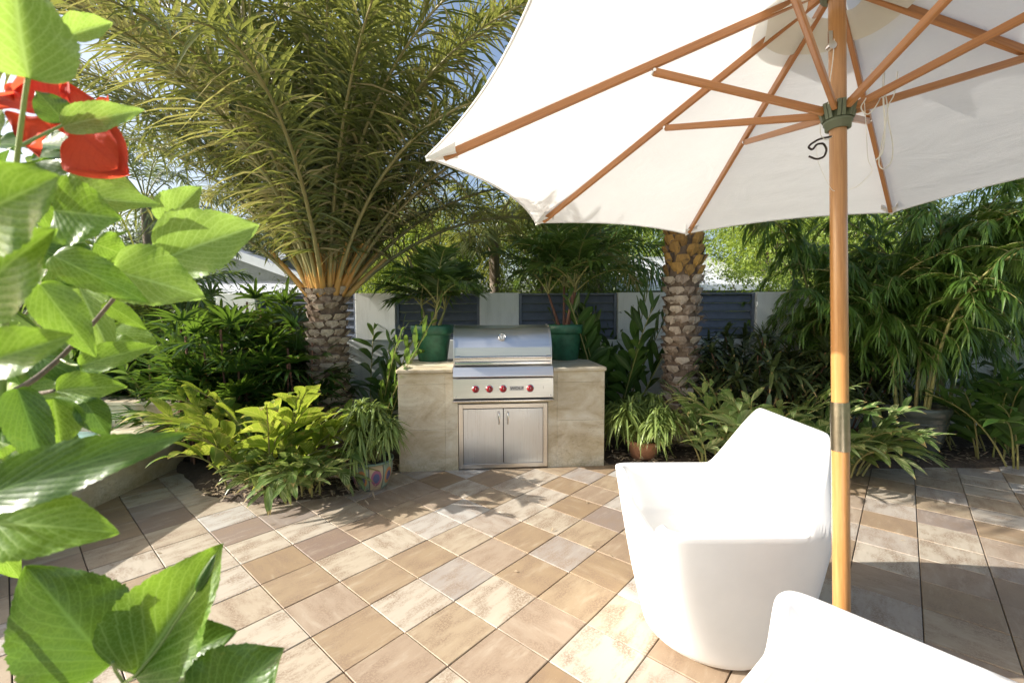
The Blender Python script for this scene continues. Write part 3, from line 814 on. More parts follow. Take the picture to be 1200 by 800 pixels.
for i in range(8):
    g = MB(); d = nrm(tips[i]-H); rad = nrm(tips[i]-H - ax*((tips[i]-H)@ax))
    g.bar(H+rad*.035-ax*.016, tips[i]-ax*.012, .017, .027, up=ax); rb = bevel(g.build('rib', MT['wood'], um, world=True), .003)
    J = H+(tips[i]-H)*qj - ax*.030
    g = MB(); g.bar(SL+rad*.045+ax*.012, J, .015, .024, up=ax); bevel(g.build('strut', MT['wood'], um, world=True), .003)
    g = MB(); sd = nrm(np.cross(d, ax)); g.tube([J+sd*.013, J-sd*.013], .0055, 10); g.build('joint_pin', MT['chrome'], rb, world=True)
g = MB(); g.tube([base0+ax*.04, UO-ax*.30], .0255, 28); pl_lo = g.build('lower_pole', MT['pole'], um, world=True)
g = MB(); g.tube([UO-ax*.462, UO-ax*.30], .0272, 28); g.build('sleeve', MT['brass'], um, world=True)
g = MB(); g.tube([UO-ax*.30, H+ax*.06], .0245, 28); g.build('upper_pole', MT['pole'], um, world=True)
def axl(g, prof, c, seg=36, mi=0):
    th = np.linspace(0, 2*np.pi, seg+1); prof = np.array(prof); n = len(prof)
    V = [c+ax*z+r*(math.cos(t)*e1+math.sin(t)*e2) for r, z in prof for t in th]
    w = seg+1; g.add(V, [[i*w+j, i*w+j+1, (i+1)*w+j+1, (i+1)*w+j] for i in range(n-1) for j in range(seg)], mi)
g = MB(); axl(g, [(.027, -.048), (.036, -.046), (.037, -.030), (.041, -.028), (.041, -.020), (.036, -.014), (.034, .02), (.030, .03), (.027, .032)], SL)
for i in range(8):
    a = ph-i*math.pi/4+math.pi/8; rad = math.cos(a)*e1+math.sin(a)*e2; sd = np.cross(ax, rad)
    for k in (-1, 1): g.bar(SL+rad*.034+sd*k*.006-ax*.014, SL+rad*.047+sd*k*.006+ax*.034, .010, .020, up=ax)
g.build('slider_hub', MT['hub'], um, world=True)
g = MB(); axl(g, [(.027, -.05), (.045, -.045), (.05, -.01), (.045, .01), (.02, .03)], H); g.build('top_hub', MT['hub'], um, world=True)
g = MB(); g.lathe([(0, .05), (.05, .05), (.06, .045), (.24, .04), (.25, .03), (.25, .0), (0, 0)], 40); g.tube([[0, 0, .045], [0, 0, .30]], .034, 20)
g.build('base', plain('cast_base', (.10, .10, .09), .6), um)
# pulley
g = MB(); pp = H*(1-.35)+SL*.35; 
tw = -e2  # towards viewer
for k in (0, 1): pass
c_ = UO+ax*(zs+.215)-e1*.030+tw*.010
g.tube([c_-tw*.004, c_+tw*.012], .013, 18); g.bar(c_, c_+ax*.05, .012, .006, up=e2); g.build('pulley', MT['chrome'], um, world=True)
# cords
def cord(pts, r=.0016, name='cord'):
    pts = np.array(pts, float); n = len(pts); t = np.linspace(0, n-1, n*10)
    out = []
    for x in t:
        i = min(int(x), n-2); f = x-i
        p0, p1, p2, p3 = pts[max(i-1, 0)], pts[i], pts[i+1], pts[min(i+2, n-1)]
        out.append(.5*((2*p1)+(-p0+p2)*f+(2*p0-5*p1+4*p2-p3)*f*f+(-p0+3*p1-3*p2+p3)*f**3))
    g = MB(); g.tube(out, r, 6, cap=False); return g.build(name, MT['cord'], um, world=True)
dD = 1.42
def cr2(pp, **k): return cord([at(x, y, d) for x, y, d in pp], **k)
cr2([(978, 40, 1.45), (976, 70, 1.44), (972, 100, 1.43), (971, 122, 1.43)])
cr2([(1022, 80, 1.42), (1016, 112, 1.41), (1009, 126, 1.40), (1017, 134, 1.40), (1028, 122, 1.40), (1034, 105, 1.42), (1037, 74, 1.44), (1036, 100, 1.40), (1040, 130, 1.40), (1034, 165, 1.40), (1030, 190, 1.40), (1035, 198, 1.40), (1044, 190, 1.41), (1046, 170, 1.41), (1040, 130, 1.42), (1048, 110, 1.43), (1052, 84, 1.45)], r=.0018)
cr2([(1036, 74, 1.42), (1035, 110, 1.39), (1037, 150, 1.39), (1034, 178, 1.39), (1026, 188, 1.39)], r=.0022)
cr2([(1013, 120, 1.40), (1015, 150, 1.40), (1017, 185, 1.40), (1022, 198, 1.40), (1018, 206, 1.40), (1005, 218, 1.40), (995, 222, 1.42)], r=.001)
cr2([(957, 170, 1.40), (958, 186, 1.40), (963, 200, 1.40), (973, 220, 1.42), (978, 224, 1.45)], r=.0008)
cr2([(961, 145, 1.42), (962, 158, 1.41), (968, 164, 1.41), (975, 160, 1.43)], r=.0015)
g = MB()
hk = [(975, 160, 1.43), (960, 163, 1.405), (950, 169, 1.40), (947, 173, 1.40), (952, 176, 1.40), (957, 169, 1.40), (965, 168, 1.40), (969, 175, 1.40), (966, 184, 1.40), (957, 187, 1.40), (947, 183, 1.40)]
pts = np.array([at(*h) for h in hk]); tt = np.linspace(0, len(pts)-1, 70)
P_ = np.stack([np.interp(tt, np.arange(len(pts)), pts[:, k]) for k in range(3)], 1)
ker = np.ones(5)/5
Ps = np.stack([np.convolve(np.pad(P_[:, k], 2, 'edge'), ker, 'valid') for k in range(3)], 1)
g.tube(Ps, .0032, 8); g.build('hook', MT['hook'], um, world=True)

# ------------------------------------------------------------------ white chairs
def chair(loc, rz, label):
    e = empty('garden_armchair', loc, label, 'chair', 'white moulded garden armchairs', rz)
    # levels: (z, cx, a, b, n)
    lev = [(0.0, .0, .285, .30, 2.0), (.02, .0, .305, .32, 2.0), (.65, -.03, .345, .43, 7.0), (1.0, .045, .325, .285, 7.0)]
    def outline(th, z, ins=0.0):
        zz = np.clip(z, 0, 1.0)
        zs_ = [l[0] for l in lev]
        cx = np.interp(zz, zs_, [l[1] for l in lev]); a = np.interp(zz, zs_, [l[2] for l in lev])-ins
        b = np.interp(zz, zs_, [l[3] for l in lev])-ins
        n = 2+12.0*np.clip((zz-.02)/.63, 0, 1)**1.0
        c, s = np.cos(th), np.sin(th)
        C = np.sign(c)*np.abs(c)**(2/n); S = np.sign(s)*np.abs(s)**(2/n)
        return np.stack([cx+a*C, b*S, z], -1), C, S
    NTH = 288
    # even spacing of samples on the squarish outline
    tf = np.linspace(0, 2*np.pi, 20001); pf, C, S = outline(tf, np.full_like(tf, .65))
    ln = np.r_[0, np.cumsum(np.linalg.norm(np.diff(pf, axis=0), axis=1))]
    th = np.interp(np.linspace(0, ln[-1], NTH, endpoint=False), ln, tf)
    # blend with even angle so the round base stays smooth
    the = np.linspace(0, 2*np.pi, NTH, endpoint=False)
    _, C, S = outline(th, np.full(NTH, .65))
    def sst(x): x = np.clip(x, 0, 1); return x*x*(3-2*x)
    h = np.full(NTH, .65)
    h = np.where(C > .62, .65+.35*np.clip((C-.62)/.36, 0, 1), h)
    fr = (C < -.90)
    dip = sst((.80-np.abs(S))/.14)*fr
    h = h-.12*dip
    for _ in range(3): h = (np.roll(h, 1)+2*h+np.roll(h, -1))/4
    def row(t, ins): return outline(th, t, ins)[0]
    rows = []
    for f in np.linspace(0, 1, 26):
        z = f*(h-.010); rows.append(row(z, 0.0 if f > 0 else .02))
    for a in np.linspace(0.15, 1, 5):
        an = a*math.pi
        rows.append(row(h-.010+.010*math.sin(an), .022*(1-math.cos(an))))
    for f in np.linspace(.08, 1, 12):
        z = (h-.016)*(1-f)+.43*f; r_ = row(z, .052+.03*f)
        rows.append(r_)
    last = rows[-1]
    for f, dz in ((.96, -.006), (.85, -.012), (.6, -.018), (.3, -.02), (.02, -.02)):
        q = last.copy(); c0 = last.mean(0); q[:, :2] = c0[:2]+(last[:, :2]-c0[:2])*f; q[:, 2] = .43+dz; rows.append(q)
    V = np.concatenate(rows); n = NTH; F = []
    i, j = np.meshgrid(np.arange(len(rows)-1), np.arange(n), indexing='ij')
    F = np.stack([i*n+j, i*n+(j+1) % n, (i+1)*n+(j+1) % n, (i+1)*n+j], -1).reshape(-1, 4)
    g = MB(); g.add(V, F)
    g.build('shell', MT['poly'], e)
    g = MB(); g.lathe([(0, -.0), (.27, 0), (.285, .012), (.285, .0105)], 40); 
    for k in range(4):
        a = k*math.pi/2+.78; g.tube([[.2*math.cos(a), .2*math.sin(a), .0], [.2*math.cos(a), .2*math.sin(a), .008]], .02, 12)
    g.build('foot_pad', plain('grey_foot', (.4, .4, .4), .6), e)
    return e
chair((.945, 2.075, 0), 0, 'whole white moulded plastic armchair standing left of the umbrella pole')
_r = R_(-50); _c = np.array([.852, 1.352]) - np.array([-.375*math.cos(_r)-.425*math.sin(_r), -.375*math.sin(_r)+.425*math.cos(_r)])
chair((_c[0], _c[1], 0), _r, 'white moulded armchair cut off by the bottom right corner in front of the pole')

# ------------------------------------------------------------------ plants
def frond(g, gp, base, az, el, Lr, curl, nl, ll, lw, vang=.5, bare=.22, mi=0, rr=.012, ratt=.6, dryf=0, droopy=.25, jit=.10, rdr=None, side_jit=.15, pet_rnd=.5):
    """one pinnate leaf: rachis into gp, leaflets into g"""
    n = 18; t = np.linspace(0, 1, n)
    e_ = el - curl*t**1.4
    d = np.stack([np.cos(e_)*math.cos(az), np.cos(e_)*math.sin(az), np.sin(e_)], 1)
    pts = np.array(base)+np.vstack([[0, 0, 0], np.cumsum((d[:-1]+d[1:])/2*Lr/(n-1), 0)])
    gp.tube(pts, rr*(1.0-.85*t**.7)+.0015, 7, cap=False, rnd=pet_rnd)
    tt = bare+(1-bare)*(np.arange(nl)+rng.random(nl)*.6)/nl
    P = np.stack([np.interp(tt, t, pts[:, k]) for k in range(3)], 1)
    T = nrm(np.stack([np.interp(tt, t, d[:, k]) for k in range(3)], 1))
    side = nrm(np.cross(T, [0, 0, 1])+1e-6)
    side = nrm(np.where(np.abs(T[:, 2:3]) > .97, [[-math.sin(az)*-1, -math.cos(az), 0]], side))
    up = np.cross(side, T)
    u = (tt-bare)/(1-bare)
    prof = np.clip(np.sin(np.pi*np.clip(u*.86+.12, 0, 1))**.6, .15, 1)
    for sg in (-1, 1):
        fa = .62+.35*u + rng.normal(0, side_jit, nl)
        D = T*np.sin(fa)[:, None]*1.0+side*sg*np.cos(fa)[:, None]+up*(vang+rng.normal(0, side_jit, nl))[:, None]
        g.leaves(P, D, up, ll*prof*rng.uniform(.8, 1.12, nl), lw*rng.uniform(.8, 1.2, nl), droopy*rng.uniform(.4, 1.8, nl), 3, .5, 'lance', mi, jit=jit,
                 rnd=(rng.random(nl)*ratt if rdr is None else rdr+rng.random(nl)*.05))
def palm_trunk(e, r0, r1, h, rows, per, split=None, seed=3):
    r = np.random.default_rng(seed); g = MB()
    zz = np.linspace(0, h, 14); rad = np.interp(zz/h, [0, .08, .5, 1], [r0*1.12, r0, (r0+r1)/2, r1])
    g.tube(np.c_[np.zeros(14), np.zeros(14), zz], rad*.93, 24, 0)
    for k in range(rows):
        for q in range(per):
            a = (q+.5*(k % 2))*2*math.pi/per + r.normal(0, .05); z = (k+.35+r.normal(0, .10))*h/rows
            rd = np.interp(z/h, [0, 1], [r0, r1])*.93
            w = rd*2*math.pi/per*.60*r.uniform(.8, 1.1); hh = h/rows*r.uniform(.75, 1.0)
            o_ = r.uniform(.016, .055)
            top = split is not None and z > split
            if top: o_ *= 1.3; hh *= 1.55; w *= .86
            ra = np.array([math.cos(a), math.sin(a), 0]); ta = np.array([-math.sin(a), math.cos(a), 0])
            c = ra*rd; Z = np.array([0, 0, 1])
            zc = Z*z; tw_ = r.normal(0, .006)
            # wedge: base flush with the trunk, upper lip standing out, with a cut face
            sk = ta*w*r.normal(0, .22)
            V = [c-ta*w*.38+sk+zc-Z*hh*.5-ra*.02, c+ta*w*.38+sk+zc-Z*hh*.5-ra*.02,
                 c+ta*w+zc+Z*tw_+ra*o_*.45, c-ta*w+zc-Z*tw_+ra*o_*.45,
                 c+ta*w*.80+zc+Z*hh*.42+ra*o_, c-ta*w*.80+zc+Z*hh*.42+ra*o_*r.uniform(.85, 1.1),
                 c+ta*w*.70+zc+Z*hh*.50-ra*.02, c-ta*w*.70+zc+Z*hh*.50-ra*.02,
                 c+zc-Z*hh*.5+ra*o_*.1, c+zc+Z*tw_+ra*o_*.75, c+zc+Z*hh*.46+ra*o_*1.2]
            F = [[8, 1, 2, 9], [0, 8, 9, 3], [9, 2, 4, 10], [3, 9, 10, 5]]
            g.add(V, F, 2 if top else 1, None, r.random(), False)
            g.add(V, [[10, 4, 6], [5, 10, 6], [5, 6, 7]], 1 if not top else 2, None, r.random(), False)
            g.add(V, [[2, 1, 6, 4], [0, 3, 5, 7]], 0, None, r.random(), False)
            # fibres
            if r.random() < .8:
                k_ = 5; P = np.array([V[2]]*k_)+r.normal(0, .012, (k_, 3)); g.leaves(P, nrm(ra*.7+ta*r.normal(0, .8)+Z*r.normal(.1, .6)), ra, r.uniform(.03, .11, k_), .005, .3, 2, 0, mi=0)
    return g.build('trunk', [MT['trunk'], MT['boot'], MT['bootor']], e)

def date_palm(loc, r0, r1, h, nfr, Lf, label, els, seed, split=None, rows=17, per=9, azs=None):
    e = empty('date_palm', loc, label, 'palm tree', 'date palms beside the grill')
    palm_trunk(e, r0, r1, h, rows, per, split, seed)
    rr_ = np.random.default_rng(seed+50)
    for k in range(nfr):
        f = k/(nfr-1)
        az = k*2.39996+.3 if azs is None else azs[k]
        el = np.interp(f, [0, 1], els)+rr_.normal(0, .12)
        el += .34*max(0, -math.sin(az))*f
        L_ = Lf*rr_.uniform(.88, 1.08)*(1-.18*(f < .08))*(1-.12*max(0, -math.sin(az)))*(1+.08*max(0, math.cos(az)))
        g = MB(); gp = MB()
        b0 = (.10*math.cos(az)*(.4+f), .10*math.sin(az)*(.4+f), h-.02-.16*f)
        dry = rr_.random() < .16
        frond(g, gp, b0, az, el, L_, .60+1.0*f+rr_.normal(0, .16), 125, .50, .021, .38, .16, rr=.026, ratt=1.0, droopy=.34, jit=.24, side_jit=.34, rdr=.9 if dry else None, pet_rnd=rr_.random())
        # orange base widening like a boot
        d0 = np.array([math.cos(el)*math.cos(az), math.cos(el)*math.sin(az), math.sin(el)])
        gp.tube([np.array(b0)-d0*.10, np.array(b0)+d0*.12, np.array(b0)+d0*.42, np.array(b0)+d0*.70-np.array([0, 0, .008])], [.052, .036, .026, .020], 8, 1, rnd=rr_.random()*.9)
        # spines on the bare part
        ns = 14; tt = rr_.uniform(.06, .22, ns)*L_
        sd = nrm(np.cross(d0, [0, 0, 1])+1e-6)
        P = np.array(b0)+d0*tt[:, None]
        D = sd*np.where(rr_.random(ns) > .5, 1, -1)[:, None]+d0*.9+rr_.normal(0, .25, (ns, 3))
        g.leaves(P, D, [0, 0, 1], rr_.uniform(.08, .26, ns), .008, .05, 2, .2, rnd=np.full(ns, .9))
        fo = g.build('frond', MT['datefrond'], e)
        gp.build('rachis', [MT['rachis'], MT['petiole']], fo)
    return e
date_palm((-2.02, 4.9, 0), .215, .205, 1.80, 90, 3.7, 'left date palm with full crown and scaly trunk left of the grill', (1.50, .94), 11, None, rows=20, per=10)
date_palm((1.86, 4.9, 0), .175, .185, 2.75, 30, 2.6, 'right date palm with orange boots whose crown is hidden by the umbrella', (1.45, .75), 12, 1.86, rows=26, per=8)

def ginger(loc, ncane, h, spread, nl, ll, lw, mat, label, seed, name='variegated_ginger', group=None, azr=None, cat='plant', droop=.35, lean=.9, dead=0, stemmat='cane'):
    e = empty(name, loc, label, cat, group); r = np.random.default_rng(seed)
    g = MB(); gs = MB()
    for k in range(ncane):
        az = r.uniform(0, 2*np.pi) if azr is None else r.uniform(*azr)
        hh = h*r.uniform(.55, 1.05); rad = spread*math.sqrt(r.random())*.35
        b0 = np.array([rad*math.cos(az+r.normal(0, .5)), rad*math.sin(az+r.normal(0, .5)), 0])
        el0 = 1.45-r.uniform(0, .35); curl = lean*r.uniform(.5, 1.25); n = 12; t = np.linspace(0, 1, n)
        e_ = el0-curl*t**1.3
        d = np.stack([np.cos(e_)*math.cos(az), np.cos(e_)*math.sin(az), np.sin(e_)], 1)
        pts = b0+np.vstack([[0, 0, 0], np.cumsum((d[:-1]+d[1:])/2*hh/(n-1), 0)])
        gs.tube(pts, .009*(1-.6*t), 6, rnd=r.random())
        m_ = max(4, int(nl*hh/h)); tt = np.linspace(.25, 1.0, m_)
        P = np.stack([np.interp(tt, t, pts[:, q]) for q in range(3)], 1); T = np.stack([np.interp(tt, t, d[:, q]) for q in range(3)], 1)
        sd = nrm(np.cross(T, [0, 0, 1])+r.normal(0, .15, 3)); up = nrm(np.cross(sd, T))
        sg = np.where(np.arange(m_) % 2 == 0, 1, -1)[:, None]
        op = (1.05-.55*tt)[:, None]+r.normal(0, .12, (m_, 1))
        D = T*(1-.2*op)+sd*sg*op*.8+up*.25
        L_ = ll*np.clip(np.sin(np.pi*np.clip(tt*.75+.1, 0, 1)), .5, 1)*r.uniform(.85, 1.15, m_)
        g.leaves(P, D, up, L_, L_*lw/ll, droop*r.uniform(.4, 1.7, m_), 6, .35, 'lance', rnd=r.random(m_), jit=.12, wave=.04)
    gs.build('cane', MT[stemmat], e); g.build('foliage', MT[mat], e)
    return e
ginger((-2.12, 3.92, .04), 32, 1.02, .85, 10, .38, .115, 'varieg', 'bright yellow striped ginger plant at the foot of the left palm', 21, azr=(-3.9, .8), lean=1.15)
ginger((-1.78, 3.74, .04), 22, .55, .8, 9, .33, .085, 'varieg_dark', 'low green striped ginger drooping onto the pavers beside the painted pot', 22, azr=(-3.0, .1), lean=1.6)
ginger((2.35, 4.25, .04), 26, .98, .9, 10, .36, .085, 'varieg_dark', 'white striped ginger plant behind the whole armchair', 23, azr=(-3.7, .6), lean=1.0)
ginger((1.95, 4.3, .04), 12, .62, .5, 9, .30, .07, 'varieg_dark', 'small striped ginger at the base of the right palm trunk', 24, azr=(-3.4, .2))
ginger((2.95, 4.05, .04), 24, .74, .6, 11, .40, .088, 'varieg_dark', 'low striped ginger spilling over the pavers beside the grey pot', 25, azr=(-3.2, .1), lean=1.35)
ginger((1.20, 5.2, .04), 15, 1.85, .35, 20, .44, .105, 'ginger', 'tall dark ginger standing between the counter and right palm', 26, name='shell_ginger', lean=.22, droop=.25)
ginger((5.1, 4.55, .04), 40, 1.05, 1.7, 13, .40, .09, 'ginger', 'dark ginger thicket behind the grey pot at far right', 27, name='shell_ginger', lean=1.0)
ginger((6.2, 4.8, .04), 24, 1.3, 1.4, 13, .40, .09, 'ginger', 'dark ginger at the right edge of the bed', 28, name='shell_ginger', lean=1.2)
ginger((-1.52, 4.72, .04), 11, 1.6, .45, 15, .36, .07, 'ginger', 'slender dark ginger between the left palm and the counter', 29, name='shell_ginger', lean=.38, azr=(-.6, 1.9))
ginger((-3.7, 5.15, .04), 20, 1.3, 1.0, 13, .38, .085, 'ginger', 'dark ginger behind the spa ledge at far left', 30, name='shell_ginger', lean=.5)

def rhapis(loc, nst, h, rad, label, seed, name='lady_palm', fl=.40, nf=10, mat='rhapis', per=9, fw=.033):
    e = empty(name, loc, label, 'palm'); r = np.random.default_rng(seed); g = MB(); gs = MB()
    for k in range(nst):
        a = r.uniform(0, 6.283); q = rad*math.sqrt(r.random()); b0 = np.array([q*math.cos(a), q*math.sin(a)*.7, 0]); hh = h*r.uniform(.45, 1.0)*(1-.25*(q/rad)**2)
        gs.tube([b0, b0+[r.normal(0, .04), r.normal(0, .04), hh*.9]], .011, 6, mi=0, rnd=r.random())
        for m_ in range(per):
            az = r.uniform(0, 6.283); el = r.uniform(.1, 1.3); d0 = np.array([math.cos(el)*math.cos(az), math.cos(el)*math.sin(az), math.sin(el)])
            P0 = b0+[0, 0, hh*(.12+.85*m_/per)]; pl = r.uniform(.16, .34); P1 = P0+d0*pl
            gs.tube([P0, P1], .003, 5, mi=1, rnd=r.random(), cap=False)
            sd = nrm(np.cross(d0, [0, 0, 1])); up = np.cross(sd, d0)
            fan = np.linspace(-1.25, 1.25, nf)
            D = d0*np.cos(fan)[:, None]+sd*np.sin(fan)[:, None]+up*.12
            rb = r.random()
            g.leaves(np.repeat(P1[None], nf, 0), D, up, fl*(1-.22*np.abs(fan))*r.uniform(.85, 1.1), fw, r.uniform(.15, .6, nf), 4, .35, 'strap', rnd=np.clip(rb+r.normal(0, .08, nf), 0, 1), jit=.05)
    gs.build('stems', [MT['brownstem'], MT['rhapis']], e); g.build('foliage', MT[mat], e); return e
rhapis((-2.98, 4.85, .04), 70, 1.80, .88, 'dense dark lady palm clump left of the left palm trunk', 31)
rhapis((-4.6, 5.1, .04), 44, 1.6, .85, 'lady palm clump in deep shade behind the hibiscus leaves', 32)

def heads(loc, nst, h, rad, label, seed, name, mat, ll, lw, nl, droop=.5, cat='plant', parent=None, up0=.9, stem='brownstem', z0=0, elr=(-.2, 1.35), shape='strap'):
    e = parent if parent is not None else empty(name, loc, label, cat); r = np.random.default_rng(seed); g = MB(); gs = MB()
    for k in range(nst):
        a = r.uniform(0, 6.283); q = rad*math.sqrt(r.random()); hh = h*r.uniform(.4, 1.0)*(1-.3*(q/rad)**2)
        b0 = np.array([q*.3*math.cos(a), q*.3*math.sin(a), z0]); b1 = np.array([q*math.cos(a), q*math.sin(a), z0+hh])
        gs.tube([b0, b0*.5+b1*.5+[0, 0, hh*.08], b1], [.008, .007, .006], 6, rnd=r.random())
        for lv, fr in ((0, 1.0), (.12, .6)):
            m_ = int(nl*fr); az = r.uniform(0, 6.283, m_); el = r.uniform(*elr, m_)
            D = np.stack([np.cos(el)*np.cos(az), np.cos(el)*np.sin(az), np.sin(el)], 1)
            P = b1-[0, 0, lv*hh]+r.normal(0, .006, (m_, 3))
            g.leaves(P, D, [0, 0, 1], ll*r.uniform(.6, 1.1, m_), lw*r.uniform(.8, 1.2, m_), droop*r.uniform(.5, 1.8, m_), 6, .35, shape, rnd=r.random(m_))
    gs.build('stems', MT[stem], e); g.build('foliage', MT[mat], e); return e
heads((2.75, 5.05, .04), 52, 1.30, .85, 'dark bronze strap leaved dracaena thicket right of the right palm', 41, 'dracaena', 'dracaena', .36, .036, 20, .45)
heads((3.7, 5.0, .04), 26, 1.05, .6, 'dark dracaena thicket behind the umbrella pole', 42, 'dracaena', 'dracaena', .36, .036, 20, .45)

def pot(g_, prof, c=(0, 0, 0)): g_.lathe(prof, 44, c)
# painted pot, left of the counter
pe = empty('potted_plant', (-1.22, 3.80, 0), 'fine leaved plant in a painted talavera pot left of the counter', 'potted plant', 'fine leaved potted plants beside the counter')
g = MB(); pot(g, [(0, .0), (.115, 0), (.135, .02), (.172, .12), (.178, .19), (.170, .225), (.186, .232), (.188, .25), (.172, .252), (.163, .225), (0, .215)]); g.build('pot', MT['talavera'], pe)
g = MB(); g.lathe([(0, .232), (.164, .228)], 24); g.build('soil', MT['soil'], pe)
heads(None, 24, .56, .20, '', 43, '', 'spider', .20, .017, 30, .75, parent=pe, z0=.2, stem='cane')
pe = empty('potted_plant', (1.34, 4.50, 0), 'pale fine leaved plant in a terracotta pot right of the counter', 'potted plant', 'fine leaved potted plants beside the counter')
g = MB(); pot(g, [(0, .0), (.115, 0), (.16, .16), (.165, .17), (.178, .172), (.180, .21), (.165, .212), (.155, .185), (0, .18)]); g.build('pot', MT['terra'], pe)
g = MB(); g.lathe([(0, .19), (.157, .187)], 24); g.build('soil', MT['soil'], pe)
heads(None, 42, .50, .34, '', 44, '', 'spider', .22, .017, 32, .75, parent=pe, z0=.17, stem='cane')

# potted palms on the counter
def potted_palm(loc, label, seed, nst, h, stemcol, Lf, nfr):
    e = empty('potted_palm', loc, label, 'potted palm', 'palms in green pots on the counter'); r = np.random.default_rng(seed)
    s_ = 1.0
    g = MB(); pot(g, [(0, 0), (.150, 0), (.158, .008), (.196, .275), (.199, .29), (.222, .294), (.234, .31), (.238, .375), (.232, .392), (.222, .392), (.215, .36), (0, .355)])
    g.build('pot', MT['greenpot'], e)
    g = MB(); g.lathe([(0, .378), (.10, .374), (.217, .366)], 24); g.build('soil', MT['terra'], e)
    gs = MB()
    stems = []
    for k in range(nst):
        a = k*2.4+.5; q = .06*r.uniform(.5, 1.2)
        b0 = np.array([q*math.cos(a), q*math.sin(a), .36]); b1 = b0+[.13*math.cos(a)*r.uniform(.4, 1), .1*math.sin(a), h*r.uniform(.75, 1.1)]
        gs.tube([b0, b0*.5+b1*.5, b1], [.020, .015, .011], 9, rnd=r.random()); stems.append((b1, a))
    gs.build('stem', MT[stemcol], e)
    for b1, a in stems:
        for m_ in range(nfr):
            g = MB(); gp = MB(); az = a+m_*2.2+r.normal(0, .4); el = 1.45-.95*m_/nfr+r.normal(0, .08)
            frond(g, gp, b1, az, el, Lf*r.uniform(.8, 1.1), .9+.4*r.random(), 20, .34, .040, .25, .30, rr=.008, ratt=1, droopy=.35, jit=.06, side_jit=.08)
            fo = g.build('frond', MT['palmleaf'], e); gp.build('rachis', MT['cane'], fo)
    return e
potted_palm((-.875, 4.93, .975), 'potted palm with pale canes in the green pot left of the grill', 51, 4, .24, 'cane', .62, 5)
potted_palm((.585, 5.02, .975), 'larger potted palm with brown canes in the green pot right of the grill', 52, 4, .42, 'brownstem', .85, 6)

# bamboo in the grey glazed pot
be = empty('potted_bamboo', (4.06, 4.48, 0), 'leafy bamboo in a grey glazed pot in the right bed', 'bamboo')
g = MB(); pot(g, [(0, 0), (.17, 0), (.19, .02), (.255, .28), (.275, .40), (.272, .46), (.28, .47), (.295, .50), (.295, .55), (.285, .565), (.262, .56), (.255, .50), (0, .49)]); pt = g.build('pot', MT['greyglaze'], be)
g = MB(); g.lathe([(.2765, .40), (.284, .405), (.2775, .415)], 44); g.build('ring', MT['greyglaze'], pt)
g = MB()
for sx_, sz_ in ((-.02, 0), (.02, 0), (0, .02), (0, -.02)): g.box((-.09+sx_-.011, -.269, .46+sz_-.011-.10), (-.09+sx_+.011, -.262+.02, .46+sz_+.011-.10))
g.build('square_motif', MT['dark'], pt)
g = MB(); g.lathe([(0, .52), (.258, .515)], 24); g.build('soil', MT['soil'], be)
def bamboo(e, seed, ncul, h, z0, spread, nl, lean_az=None):
    r = np.random.default_rng(seed); gs = MB(); g = MB()
    for k in range(ncul):
        a = r.uniform(0, 6.283); b0 = np.array([.13*math.cos(a), .13*math.sin(a), z0]); az = a if lean_az is None else lean_az+r.normal(0, .9)
        hh = h*r.uniform(.75, 1.1); n = 22; t = np.linspace(0, 1, n); e_ = 1.48-1.5*t**2.6*r.uniform(.6, 1.2)
        d = np.stack([np.cos(e_)*math.cos(az), np.cos(e_)*math.sin(az), np.sin(e_)], 1)
        pts = b0+np.vstack([[0, 0, 0], np.cumsum((d[:-1]+d[1:])/2*hh/(n-1), 0)])
        rad = .016*(1-.75*t); rad = rad*(1+.22*(np.arange(n) % 2))
        gs.tube(pts, rad, 8, rnd=r.random())
        for m_ in range(nl):
            tt = r.uniform(.28, 1.0)**.8; P0 = np.array([np.interp(tt, t, pts[:, q]) for q in range(3)])
            ba = r.uniform(0, 6.283); bl = spread*r.uniform(.3, 1.0)*(1.1-.6*tt); be_ = r.uniform(-.15, .9)
            nb = 9; tb = np.linspace(0, 1, nb); eb = be_-1.3*tb**1.4
            db = np.stack([np.cos(eb)*math.cos(ba), np.cos(eb)*math.sin(ba), np.sin(eb)], 1); pb = P0+np.vstack([[0, 0, 0], np.cumsum((db[:-1]+db[1:])/2*bl/(nb-1), 0)])
            gs.tube(pb, .0022, 4, cap=False, rnd=r.random())
            for qx in range(2, nb):
                kk = 4; fa = r.uniform(-1, 1, kk); sd = nrm(np.cross(db[qx], [0, 0, 1])+1e-6)
                D = db[qx]+sd*fa[:, None]*.9+[0, 0, -.25]
                g.leaves(np.repeat(pb[qx][None], kk, 0), D, [0, 0, 1], r.uniform(.10, .19, kk), r.uniform(.012, .019, kk), r.uniform(.1, .5, kk), 3, .3, 'lance', rnd=r.random(kk), jit=.15)
    gs.build('culm', MT['cane'], e); g.build('foliage', MT['bamboo'], e)
bamboo(be, 61, 7, 2.1, .5, .75, 46)
b2 = empty('bamboo', (4.9, 5.15, .04), 'large bamboo clump rising behind the grey pot', 'bamboo', 'bamboo clumps in the right bed'); bamboo(b2, 62, 13, 3.0, 0, .9, 46, -2.2)
b3 = empty('bamboo', (3.75, 5.25, .04), 'bamboo clump directly behind the umbrella pole', 'bamboo', 'bamboo clumps in the right bed'); bamboo(b3, 63, 7, 2.6, 0, .75, 36)
b4 = empty('bamboo', (6.3, 5.1, .04), 'bamboo clump at the far right edge', 'bamboo', 'bamboo clumps in the right bed'); bamboo(b4, 64, 10, 3.2, 0, .9, 40)

